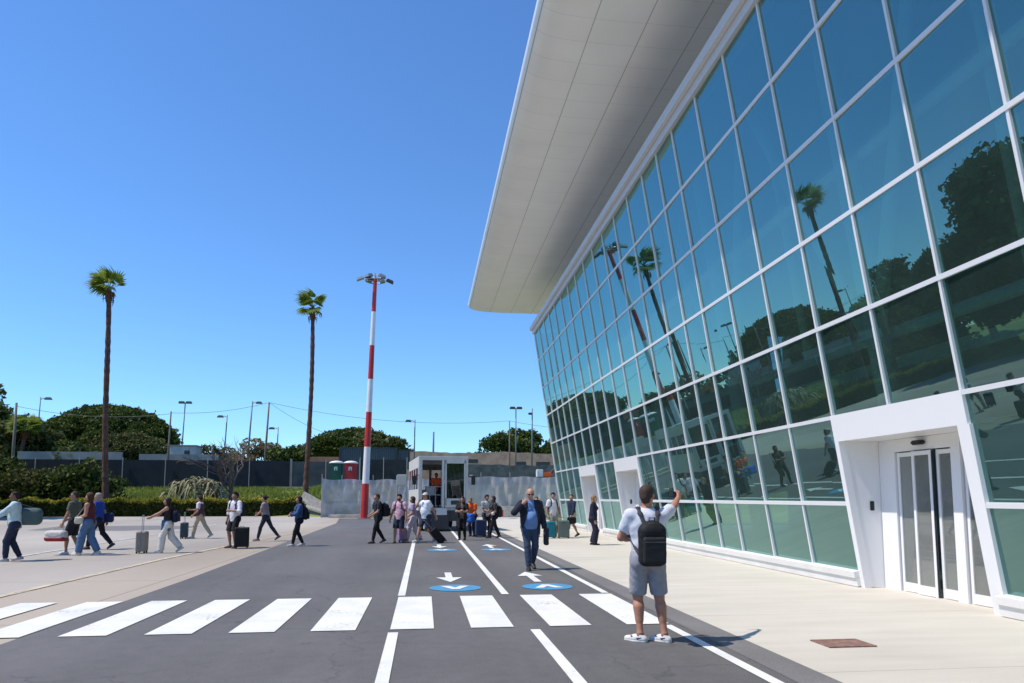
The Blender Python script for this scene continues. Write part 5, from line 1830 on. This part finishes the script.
    for sx in (-1, 1):
        e = Field(H3(sx * .031, .078, .004) - .03, H3(sx * .031, .078, .004) + .03, .004)
        e.ell(H3(sx * .031, .079, .004), (.014 * s, .009 * s, .007 * s), 0, Rm)
        V, F = e.mesh(); np_obj('eye', V, F, EYE_W, body, smooth=True)
    e = Field(H3(0, .09, -.056) - .05, H3(0, .09, -.056) + .05, .005); e.ell(H3(0, .0925, -.056), (.024 * s, .009 * s, .0065 * s), 0, Rm)
    V, F = e.mesh(); np_obj('mouth', V, F, LIP, body, smooth=True)
    if glasses:
        gl = MB()
        for sx in (-1, 1):
            c0 = H3(sx * .033, .098, .006)
            ring = [c0 + (hx * math.cos(t) * .027 + hz * math.sin(t) * .020) * s for t in np.linspace(0, 2 * math.pi, 13)[:-1]]
            back = [p - hf * .012 for p in ring]
            gl.add(ring + back, [tuple(range(12)), tuple(range(12, 24))[::-1]] + [(i, (i + 1) % 12, 12 + (i + 1) % 12, 12 + i) for i in range(12)])
            gl.tube([H3(sx * .060, .09, .012), H3(sx * .082, .0, .008)], .003, 5)
        gl.tube([H3(-.01, .105, .01), H3(.01, .105, .01)], .003, 5)
        gl.build('sunglasses', M['black_plastic'], body)
    if cap:
        cf = Field(HC - .2, HC + .24, .008)
        cf.ell(H3(0, -.010, .040), (.088 * s, .106 * s, .092 * s), .005, Rm, cut=[(H3(0, 0, .035), -hz)])
        cf.cone(H3(-.03, .085, .045), H3(.03, .085, .045), .055 * s, .055 * s, .015, (hz, .16))
        kid('cap', cf, cm(cap))
    body['_'] = 0
    del body['_']
    info = dict(P=P, N=N, tdir=tdir, rx=rx, fw=fw, RS=RS, LS=LS, rw=rw, lw=lw, s=s, obj=body, HC=HC, RE=RE, LE=LE, b=b)
    return info


def same_frame(o, info):
    o.location = info['obj'].location; o.rotation_euler = info['obj'].rotation_euler


def backpack(label, info, col, w=.29, h=.44, d=.17, strap=(.02, .02, .025), res=.012, low=.0, name='backpack', pocket=None):
    """worn on both shoulders"""
    P, N, t, rx, fw, s = info['P'], info['N'], info['tdir'], info['rx'], info['fw'], info['s']
    Rm = np.stack([rx, fw, t], 1)
    back = .125 * info['b'] * s
    c = N - t * (h / 2 + .06 + low) - fw * (back + d / 2 + .005)
    f = Field(c - .42, c + .42, res)
    f.box(c - t * .02, (w / 2, d / 2, h / 2 - .02), .075, .01, Rm)
    f.ell(c + t * (h / 2 - .12), (w / 2 * .86, d / 2 * .9, .13), .05, Rm)
    f.wrinkle(.002, 30, 1)
    V, F = f.mesh()
    root = empty(name, (0, 0, 0)); same_frame(root, info); tag(root, label, 'backpack')
    np_obj('main_compartment', V, F, cm(col, .7), root, smooth=True)
    f = Field(c - .42, c + .42, res)
    f.box(c - fw * (d / 2 + .012) - t * h * .14, (w / 2 * .84, .035, h * .30), .03, .01, Rm); f.wrinkle(.0015, 30, 1)
    V, F = f.mesh(); np_obj('front_pocket', V, F, cm(pocket or tuple(x * 1.15 + .004 for x in col), .7), root, smooth=True)
    for sx, S_ in ((1, info['RS']), (-1, info['LS'])):
        q = rx * sx
        f = Field(N - .45, N + .30, min(res, .009))
        pin = N - q * (-.105 * s) - t * .035 * s
        pts = [c + q * .07 + t * (h / 2 - .03) + fw * d * .4, N + q * .100 * s + t * -.035 * s - fw * .105, N + q * .105 * s + t * .028 * s - fw * .03, N + q * .110 * s + t * .010 * s + fw * .055,
               N + q * .120 * s - t * .10 * s + fw * .128, N + q * .135 * s - t * .21 * s + fw * .125, N + q * .185 * s - t * .30 * s + fw * .03, c + q * (w / 2 - .03) - t * (h / 2 - .10) + fw * d * .35]
        for a, b_ in zip(pts[:-1], pts[1:]):
            f.cone(a, b_, .026, .026, .012, (np.cross(unit(b_ - a), q), .35))
        V, F = f.mesh()
        np_obj('strap', V, F, cm(strap, .7), root, smooth=True)
    zp = MB()
    arc = [c + rx * (w / 2 * .93 * math.cos(a_)) + t * (h * .16 + h * .30 * math.sin(a_)) - fw * (d * .30) for a_ in np.linspace(-.9, math.pi + .9, 15)]
    zp.tube(arc, .006, 5)
    zp.tube([c + rx * -w * .36 - fw * (d / 2 + .045) + t * (h * .05), c + rx * w * .36 - fw * (d / 2 + .045) + t * (h * .05)], .005, 5)
    zp.build('zip', cm(tuple(min(.3, x * 3 + .03) for x in col), .5), root)
    mb = MB(); mb.tube([c + rx * -.03 + t * (h / 2 + .0), c + rx * -.03 + t * (h / 2 + .035), c + rx * .03 + t * (h / 2 + .035), c + rx * .03 + t * (h / 2)], .009, 6)
    mb.build('grab_handle', cm(strap, .7), root, smooth=True)
    return root


def suitcase(label, x, y, rz, col, w=.40, h=.60, d=.25, tilt=0.0, handle=.42, pull=True, group='wheeled suitcases', rough=.45, z=0.0, soft=False):
    root = empty('suitcase', (x, y, z), rz); tag(root, label, 'suitcase', group)
    root.rotation_euler = (tilt, 0, rz)
    z0 = .055
    f = Field((-w / 2 - .02, -d / 2 - .02, z0 - .02), (w / 2 + .02, d / 2 + .02, z0 + h + .02), .011)
    f.box((0, 0, z0 + h / 2), (w / 2, d / 2, h / 2), .05, 0)
    if not soft:   # ribs of a hard shell
        sl, g = f.region(f.lo, f.lo + f.h * f.n, 0)
        f.D[sl] += (.0035 * np.cos(g[0] * 2 * math.pi / .055) + 0 * g[1] + 0 * g[2]).astype(np.float32)
    V, F = f.mesh(); m_ = cm(col, rough, bump=.03)
    np_obj('shell', V, F, m_, root, smooth=True)
    mb = MB()
    mb.box((0, 0, z0 + h / 2), (w + .006, .012, h + .006)); mb.build('zip', M['black_plastic'], root, bevel=.004)
    for sx in (-1, 1):
        for sy in (-1, 1):
            mb = MB(); xx, yy = sx * (w / 2 - .05), sy * (d / 2 - .04)
            mb.tube([(xx - .014, yy, .027), (xx + .014, yy, .027)], .027, 12); mb.box((xx, yy, .06), (.03, .035, .03)); mb.build('wheel', M['dark_rubber'], root)
    mb = MB()
    hx_ = w * .24
    if pull:
        mb.tube([(-hx_, 0, z0 + h - .02), (-hx_, 0, z0 + h + handle), (hx_, 0, z0 + h + handle), (hx_, 0, z0 + h - .02)], .009, 6)
        mb.tube([(-hx_, 0, z0 + h + handle), (hx_, 0, z0 + h + handle)], .014, 8)
    else:
        mb.tube([(-.07, 0, z0 + h - .01), (-.06, 0, z0 + h + .03), (.06, 0, z0 + h + .03), (.07, 0, z0 + h - .01)], .010, 6)
    mb.build('handle', M['grey_metal'] if pull else M['black_plastic'], root, smooth=False)
    mb = MB(); mb.tube([(-.06, -d / 2 - .0, z0 + h * .86), (-.05, -d / 2 - .02, z0 + h * .86), (.05, -d / 2 - .02, z0 + h * .86), (.06, -d / 2, z0 + h * .86)], .008, 6); mb.build('grab_handle', M['black_plastic'], root)
    return root


def soft_bag(name, label, cat, info, local, half, col, r=.06, Rm=None, strap_to=None, second=None, wr=.004):
    c = np.array(local, float)
    f = Field(c - .45, c + .45, .012); f.box(c, half, r, 0, Rm); f.wrinkle(wr, 22, 4)
    V, F = f.mesh()
    root = empty(name, (0, 0, 0)); same_frame(root, info); tag(root, label, cat)
    np_obj('bag_body', V, F, cm(col, .75), root, smooth=True)
    if second:
        f = Field(c - .45, c + .45, .012); f.box(c + np.array([0, 0, -half[2] * .55]), (half[0] + .006, half[1] + .006, half[2] * .5), r * .8, 0, Rm); f.wrinkle(wr, 22, 4)
        V, F = f.mesh(); np_obj('lower_panel', V, F, cm(second, .75), root, smooth=True)
    if strap_to is not None:
        mb = MB(); pts = [c + np.array([0, -half[1] * .6, half[2] * .85])] + [np.array(p, float) for p in strap_to] + [c + np.array([0, half[1] * .6, half[2] * .85])]
        mb.tube(pts, .012, 6); mb.build('strap', cm(tuple(x * .7 for x in col), .7), root)
    return root


LEFT = R(90)       # facing -X

# --- the man with the phone, seen from behind
A = person('man seen from behind in grey shorts raising a phone towards the terminal', 2.50, 7.95, R(-8), H=1.76, build=1.08, tone=(.42, .20, .13), lean=-.02, twist=R(4),
           rf=(.18, .02, 0), lf=(-.09, .03, 0), rfd=R(-48), lfd=R(-55), rh=(.46, .46, 1.60), lh=(-.06, .22, 1.12), re=(1, -.2, -.45), le=(-.9, -.25, -.3), head_yaw=R(-32), head_pitch=R(4),
           rcurl=.30, lcurl=.5, rpalm=(-.6, .8, 0), lpalm=(0, -1, -.2), top=('tee', (.62, .64, .71), .015), bottom=('shorts', (.28, .285, .32), .015), shoes=(.62, .61, .60), sole=(.58, .56, .52), hair=('buzz', (.055, .036, .028)),
           belly=.03, res=.010, swoosh=(.05, .06, .13), socks=(.03, .03, .04), hemz=-.07)
backpack('black backpack on the man with the phone', A, (.012, .012, .014), w=.30, h=.49, d=.18, strap=(.05, .05, .065), res=.009, low=.05)
ph = empty('phone', (0, 0, 0)); same_frame(ph, A); tag(ph, 'black phone in the raised right hand of the man in grey shorts', 'phone')
hd_ = unit(A['rw'] - A['RE']); pc = A['rw'] + hd_ * .095 + np.array([-.05, .045, .0])
q = MB(); q.box((0, 0, 0), (.15, .009, .073)); o_ = q.build('phone_body', M['black_plastic'], ph, bevel=.004); o_.location = pc
q = MB(); q.box((0, -.0052, 0), (.142, .001, .066)); s_ = q.build('phone_screen', mat('phone_screen', (.02, .03, .04), .1), ph); s_.location = pc

# --- the heavy man walking towards the camera
B = person('bald man in sunglasses and open navy jacket walking towards the camera', 2.38, 16.2, R(182), H=1.84, build=1.16, tone=(.46, .25, .18), lean=.03,
           rf=(.07, .20, .0), lf=(-.09, -.17, .07), rfd=R(8), lfd=R(-8), rh=(.20, .19, 1.40), lh=(-.33, .10, .82), re=(.6, -.5, -.6), le=(-.6, -1, 0), head_pitch=R(-14), head_yaw=R(-4),
           rcurl=.55, lcurl=.6, rpalm=(-.4, -.9, 0), top=('shirt', (.12, .22, .46), .014), bottom=('jeans', (.035, .055, .10)), shoes=(.03, .028, .03), hair=('bald', (.20, .16, .13)),
           belly=.12, glasses=True, res=.0115, jacket=((.016, .020, .036), 'long', -.13, 1.35))
soft_bag('shoulder_bag', 'dark jacket bundle hanging from the left hand of the bald man', 'bag', B, B['lw'] + np.array([-.03, 0, -.17]), (.05, .11, .20), (.02, .022, .035), .04)
E_ = 0
# --- people crossing from right to left
P1 = person('leftmost man, in pale denim shirt and navy trousers with a big duffel bag', -10.40, 20.0, LEFT + R(22), H=1.78, build=1.12, tone=(.17, .085, .055), lean=.03,
            rf=(.11, -.14, .02), lf=(-.11, .14, 0), rh=(.10, .26, 1.22), lh=(-.22, .50, 1.02), re=(.8, -.3, -.8), le=(-.4, -.4, -.6), top=('shirt', (.42, .56, .60), .026), bottom=('trousers', (.022, .03, .06)), shoes=(.42, .41, .40), hair=('buzz', (.02, .015, .012)), hemz=-.12)
soft_bag('duffel_bag', 'grey green duffel bag slung behind the leftmost man', 'bag', P1, (.12, -.32, 1.12), (.19, .27, .22), (.075, .12, .12), .14, strap_to=[(.16, -.1, 1.44), (.10, .14, 1.30)])
suitcase('grey suitcase at the left edge pulled by the man in the pale denim shirt', -11.15, 19.9, R(95), (.10, .115, .135), w=.42, h=.60)
P2 = person('man in olive tee, dark shorts and sunglasses carrying a red and white bag', -9.95, 22.2, LEFT - R(6), H=1.80, tone=(.36, .20, .14), lean=.03, rf=(.1, -.12, .02), lf=(-.1, .14, 0), rh=(.12, .24, .98), lh=(-.30, .16, .84),
            top=('tee', (.10, .115, .085), .014), bottom=('shorts', (.02, .022, .03)), shoes=(.6, .6, .6), hair=('buzz', (.05, .035, .025)), glasses=True, head_yaw=R(30))
soft_bag('carry_bag', 'white bag with a red base carried low by the man in the olive tee', 'bag', P2, P2['lw'] + np.array([-.05, .14, -.36]), (.15, .28, .15), (.55, .52, .48), .10, second=(.28, .03, .03), strap_to=[P2['lw'] + np.array([0, -.03, -.07]), P2['lw'] + np.array([0, .03, -.07])])
P3 = person('woman in maroon sleeveless top and wide blue jeans, between two men', -9.35, 21.75, LEFT - R(4), H=1.76, female=True, tone=(.45, .24, .17), lean=.03, rf=(.08, -.22, .03), lf=(-.08, .22, 0), rh=(.24, .12, .84), lh=(-.12, .25, 1.05),
            top=('tank', (.10, .022, .032)), bottom=('wide', (.085, .16, .29)), shoes=(.55, .54, .52), hair=('bob', (.07, .03, .018)), build=1.0)
soft_bag('handbag', 'small cream handbag held at the hip of the woman in maroon', 'bag', P3, (-.17, .20, .98), (.05, .12, .10), (.52, .48, .40), .04, strap_to=[(-.1, .02, 1.38), (-.1, .10, 1.38)])
P4 = person('grey haired man in bright blue shirt and black trousers behind the maroon top woman', -10.1, 24.1, LEFT, H=1.77, build=1.1, tone=(.42, .24, .17), rf=(.1, -.38, .09), lf=(-.1, .24, 0), rh=(.24, -.14, .86), lh=(-.25, .2, .9),
            top=('tee', (.012, .06, .32), .018), bottom=('trousers', (.012, .012, .018)), shoes=(.03, .03, .03), hair=('short', (.30, .28, .26)), head_yaw=R(15))
soft_bag('shoulder_bag', 'dark navy bag hanging at the back of the man in the bright blue shirt', 'bag', P4, (.27, -.16, .98), (.10, .17, .15), (.02, .03, .08), .07, strap_to=[(.2, -.05, 1.38), (.2, 0, 1.38)])
P5 = person('woman with long dark hair and white trousers pushing a beige suitcase', -7.45, 22.4, LEFT + R(6), H=1.62, female=True, tone=(.42, .23, .16), lean=.07, rf=(.08, -.34, .08), lf=(-.08, .16, 0), rh=(.10, .50, 1.11), lh=(-.10, .52, 1.10), re=(.3, -.2, -1), le=(-.3, -.2, -1),
            top=('tank', (.035, .02, .025)), bottom=('wide', (.62, .60, .56)), shoes=(.6, .58, .55), hair=('long', (.03, .017, .012)))
soft_bag('denim_jacket', 'blue denim jacket tied at the waist of the woman in white trousers', 'jacket', P5, (0, .05, .80), (.17, .12, .17), (.07, .15, .28), .07, wr=.012)
backpack('navy backpack on the woman in white trousers', P5, (.012, .016, .035), w=.26, h=.38, d=.15, low=.04, res=.014)
suitcase('beige grey hard suitcase pushed upright by the woman in white trousers', -8.15, 22.38, R(98), (.25, .22, .19), w=.40, h=.58, d=.28, handle=.46)
P6 = person('person in white tee with a plum vest and beige trousers pulling a slate suitcase', -8.85, 30.2, LEFT - R(5), H=1.70, tone=(.34, .19, .13), lean=.04, rf=(.09, -.42, .08), lf=(-.09, .22, 0), rh=(.10, .42, 1.16), lh=(-.24, .18, .95), re=(.3, -.3, -1),
            top=('tee', (.62, .58, .66), .016), vest=(.09, .035, .06), bottom=('trousers', (.42, .34, .24)), shoes=(.5, .48, .46), hair=('full', (.03, .02, .015)))
soft_bag('waist_bag', 'small brown bag at the hip of the person in the plum vest', 'bag', P6, (-.18, .06, .98), (.06, .11, .08), (.08, .03, .03), .04, strap_to=[(-.12, -.02, 1.3), (-.12, .04, 1.3)])
suitcase('slate blue suitcase beside the person in beige trousers', -9.40, 30.1, R(95), (.035, .055, .075), w=.38, h=.58, handle=.4)
P7 = person('man in white shirt and black shorts standing with a black suitcase', -6.05, 24.3, R(150), H=1.80, tone=(.30, .16, .10), lean=.0, rf=(.13, .02, 0), lf=(-.11, .05, 0), rfd=R(20), lfd=R(-15), rh=(.27, .05, .86), lh=(-.08, .25, 1.16), le=(-.8, -.3, -.5),
            top=('rolled', (.66, .64, .68), .022), bottom=('shorts', (.015, .015, .018)), shoes=(.10, .09, .09), hair=('full', (.02, .015, .012)), socks=(.02, .02, .02), hemz=-.10)
backpack('navy backpack on the man in the white shirt and black shorts', P7, (.015, .025, .065), w=.30, h=.44, d=.17, strap=(.02, .04, .12), res=.013)
suitcase('black suitcase at the feet of the man in the white shirt', -5.74, 24.0, R(8), (.012, .012, .014), w=.44, h=.62, d=.27, pull=False, soft=True, rough=.7)
P8 = person('woman in mauve grey tee and dark jeans striding left, arms folded to her waist', -5.85, 28.0, LEFT - R(4), H=1.70, female=True, tone=(.40, .22, .15), lean=.12, rf=(.08, -.46, .09), lf=(-.08, .26, 0), rh=(.02, .30, 1.08), lh=(-.06, .32, 1.0), re=(.7, -.5, -.4), le=(-.7, -.5, -.4),
            top=('tee', (.26, .23, .26), .018), bottom=('slim', (.018, .024, .04)), shoes=(.10, .09, .09), hair=('bun', (.02, .013, .01)), build=1.05)
P9 = person('woman in blue denim jacket and black trousers at the edge of the asphalt', -4.15, 25.0, LEFT + R(20), H=1.66, female=True, tone=(.36, .20, .13), lean=.0, rf=(.08, -.16, .02), lf=(-.09, .20, 0), rh=(-.02, .26, 1.14), lh=(-.05, .28, 1.08), re=(.8, -.4, -.4), le=(-.8, -.4, -.4),
            top=('shirt', (.04, .085, .20), .024), bottom=('slim', (.012, .012, .016)), shoes=(.45, .42, .40), hair=('bob', (.022, .014, .012)), hemz=-.09)
backpack('black backpack on the woman in the denim jacket', P9, (.012, .012, .016), w=.27, h=.42, d=.16, res=.014, low=.03)
P10 = person('man in dark tee and black trousers with a bulging black backpack', -1.62, 26.2, LEFT + R(28), H=1.76, tone=(.40, .22, .15), lean=.06, rf=(.09, -.28, .05), lf=(-.09, .22, 0), rh=(.06, .28, 1.0), lh=(-.12, .30, .98),
             top=('tee', (.022, .026, .032), .016), bottom=('slim', (.012, .012, .015)), shoes=(.04, .04, .04), hair=('short', (.06, .035, .02)), build=1.05)
backpack('bulging black backpack on the man in the dark tee', P10, (.01, .01, .012), w=.34, h=.48, d=.26, res=.014)
P11 = person('bearded man in pink tee and navy shorts walking towards the camera', -.86, 26.2, R(158), H=1.74, tone=(.32, .17, .11), lean=.0, rf=(.09, .20, 0), lf=(-.10, -.20, .06), rh=(.34, .02, .86), lh=(-.32, .12, .84),
             top=('tee', (.62, .36, .44), .020), bottom=('shorts', (.022, .028, .05)), shoes=(.10, .09, .08), hair=('full', (.02, .014, .01)), build=1.05)
backpack('dark backpack on the man in the pink tee', P11, (.03, .03, .05), w=.28, h=.42, d=.15, res=.014, strap=(.03, .03, .06))
bd = Field(P11['HC'] - .15, P11['HC'] + .15, .01); bd.ell(P11['HC'] + np.array([0, .055, -.065]), (.055, .045, .04), 0); V, F = bd.mesh(); np_obj('beard', V, F, cm((.02, .014, .01)), P11['obj'], smooth=True)
P12 = person('man in white tee, navy shorts and pale cap pulling a black suitcase behind him', .08, 26.1, R(128), H=1.80, tone=(.40, .22, .15), lean=.03, twist=R(-8), rf=(.10, .34, 0), lf=(-.10, -.30, .07), rh=(.12, .22, 1.44), lh=(-.30, -.30, .80), re=(.7, -.2, -.8), le=(-.3, -1, 0),
             top=('tee', (.66, .70, .78), .020), bottom=('shorts', (.035, .04, .07)), shoes=(.5, .5, .5), hair=('short', (.06, .04, .03)), cap=(.55, .53, .48), build=1.12, belly=.03)
suitcase('black suitcase tilted on its wheels behind the man in the white tee', .72, 26.15, R(-78), (.01, .01, .012), w=.42, h=.62, d=.26, tilt=R(42), handle=.42, soft=True, rough=.7)
P13 = person('woman in lilac top and pale trousers mostly hidden behind the white tee man', -.38, 27.0, LEFT, H=1.66, female=True, tone=(.42, .24, .17), lean=.04, rf=(.08, -.26, .04), lf=(-.08, .24, 0), rh=(.2, .16, .9), lh=(-.2, .22, .95),
             top=('tee', (.35, .27, .42), .016), bottom=('wide', (.52, .46, .52)), shoes=(.4, .3, .4), hair=('bob', (.05, .03, .02)))
suitcase('lilac suitcase on the lane line beside the woman in lilac', -.78, 26.75, R(90), (.36, .22, .50), w=.38, h=.50, d=.26, handle=.4)
P14 = person('woman in black with long dark hair standing by the vehicle corner', 1.46, 27.7, R(165), H=1.66, female=True, tone=(.30, .17, .12), lean=.0, rf=(.08, .12, 0), lf=(-.08, -.12, .03), rh=(.02, .26, 1.18), lh=(-.03, .27, 1.14), re=(.8, -.4, -.4), le=(-.8, -.4, -.4),
             top=('tank', (.12, .085, .07)), bottom=('slim', (.010, .010, .012)), shoes=(.02, .02, .02), hair=('long', (.012, .009, .008)), jacket=((.012, .012, .014), 'tee', -.05, .9))
P15 = person('worker in orange vest bending over a blue bag beside the trolley case', 2.05, 30.4, R(150), H=1.70, tone=(.40, .22, .15), lean=.42, rf=(.11, .0, 0), lf=(-.11, .06, 0), rh=(.12, .40, .92), lh=(-.14, .40, .92), dz=-.02, head_pitch=R(-10),
             top=('tee', (.82, .12, .02), .03), bottom=('trousers', (.02, .025, .05)), shoes=(.05, .05, .05), hair=('short', (.20, .15, .11)))
soft_bag('tote_bag', 'bright blue bag in front of the bending worker in orange', 'bag', P15, (.0, .42, .78), (.22, .15, .18), (.02, .12, .55), .07, wr=.01)
P16 = person('man in grey white shirt with dark hair in the group right of the vehicle', 2.62, 30.5, R(200), H=1.74, tone=(.30, .17, .12), rf=(.1, 0, 0), lf=(-.1, .04, 0), rh=(.05, .28, 1.05), lh=(-.25, .1, .86),
             top=('tee', (.40, .42, .42), .018), bottom=('trousers', (.016, .016, .02)), shoes=(.04, .04, .04), hair=('full', (.03, .016, .012)))
P17 = person('woman in black with white belt bag in the group right of the vehicle', 2.80, 29.0, R(110), H=1.68, female=True, tone=(.28, .15, .10), lean=.04, rf=(.09, -.28, .03), lf=(-.09, .24, 0), rh=(.04, .26, 1.08), lh=(-.1, .24, 1.0), re=(.8, -.3, -.3),
             top=('tee', (.05, .045, .05), .016), bottom=('trousers', (.010, .010, .013)), shoes=(.02, .02, .02), hair=('long', (.02, .012, .01)))
soft_bag('belt_bag', 'small white bag at the waist of the woman in black trousers', 'bag', P17, (-.16, .13, .98), (.08, .05, .06), (.6, .58, .55), .03)
backpack('black and orange backpack on the woman in black trousers', P17, (.02, .02, .03), w=.30, h=.46, d=.2, res=.014, pocket=(.5, .09, .03), low=.06)
suitcase('tall navy trolley case standing right of the bending worker', 2.32, 29.8, R(5), (.03, .05, .11), w=.44, h=.66, d=.28, pull=True, handle=.22, soft=True, rough=.6)
P18 = person('person in pale pink shirt partly hidden behind the bald man', 4.62, 29.6, R(170), H=1.66, tone=(.40, .22, .15), rf=(.09, .12, 0), lf=(-.09, -.14, .03), rh=(.26, .1, .86), lh=(-.2, .16, .9),
             top=('rolled', (.60, .50, .58), .018), bottom=('trousers', (.05, .05, .07)), shoes=(.4, .4, .4), hair=('short', (.05, .03, .02)))
P19 = person('man in white tee and beige trousers standing between a teal and a grey suitcase', 5.18, 28.9, R(195), H=1.82, tone=(.34, .19, .13), rf=(.10, 0, 0), lf=(-.10, .02, 0), rh=(.27, .08, .88), lh=(-.24, .14, .92), head_yaw=R(-25),
             top=('tee', (.68, .66, .68), .022), bottom=('trousers', (.44, .36, .27)), shoes=(.4, .38, .36), hair=('full', (.015, .012, .012)))
backpack('dark backpack on the man in the white tee and beige trousers', P19, (.03, .03, .05), w=.30, h=.44, d=.17, res=.014)
suitcase('teal suitcase left of the man in beige trousers', 5.0, 28.45, R(6), (.01, .17, .22), w=.38, h=.62, d=.26, handle=.18)
suitcase('grey green suitcase right of the teal one', 5.52, 28.4, R(-4), (.10, .13, .12), w=.46, h=.66, d=.28, handle=.12)
P20 = person('man in navy jacket and beige shorts walking left with a black bag', 6.05, 29.3, LEFT + R(25), H=1.76, tone=(.40, .22, .15), lean=.04, rf=(.1, -.36, .06), lf=(-.1, .34, 0), rh=(.26, -.1, .86), lh=(-.26, .22, .84), head_yaw=R(40),
             top=('shirt', (.018, .026, .055), .026), bottom=('shorts', (.46, .38, .30)), shoes=(.03, .03, .03), hair=('short', (.05, .03, .025)), socks=(.02, .02, .02), hemz=-.1)
soft_bag('shoulder_bag', 'black bag in the left hand of the man in beige shorts', 'bag', P20, P20['lw'] + np.array([-.04, .03, -.20]), (.09, .20, .14), (.012, .012, .016), .07)
P21 = person('woman with blonde hair in black blazer and flared trousers by the second portal', 5.75, 24.3, R(-115), H=1.70, female=True, tone=(.48, .28, .20), rf=(.08, .06, 0), lf=(-.08, -.06, 0), rh=(.20, .10, .86), lh=(-.22, .06, .84), head_yaw=R(-12),
             top=('blazer', (.016, .019, .035), .022), bottom=('wide', (.016, .018, .032)), shoes=(.02, .02, .02), hair=('bob', (.26, .15, .07)), hemz=-.12)
# the driver inside the vehicle
person('driver in orange vest standing inside the open end of the vehicle', .60, 36.1, R(175), H=1.70, tone=(.16, .085, .06), z=1.15, rf=(.1, 0, 0), lf=(-.1, 0, 0), rh=(.10, .32, 1.05), lh=(-.12, .32, 1.05), re=(.8, -.3, -.3), le=(-.8, -.3, -.3),
       top=('tee', (.80, .10, .02), .024), bottom=('trousers', (.02, .025, .05)), shoes=(.03, .03, .03), hair=('short', (.015, .012, .01)))
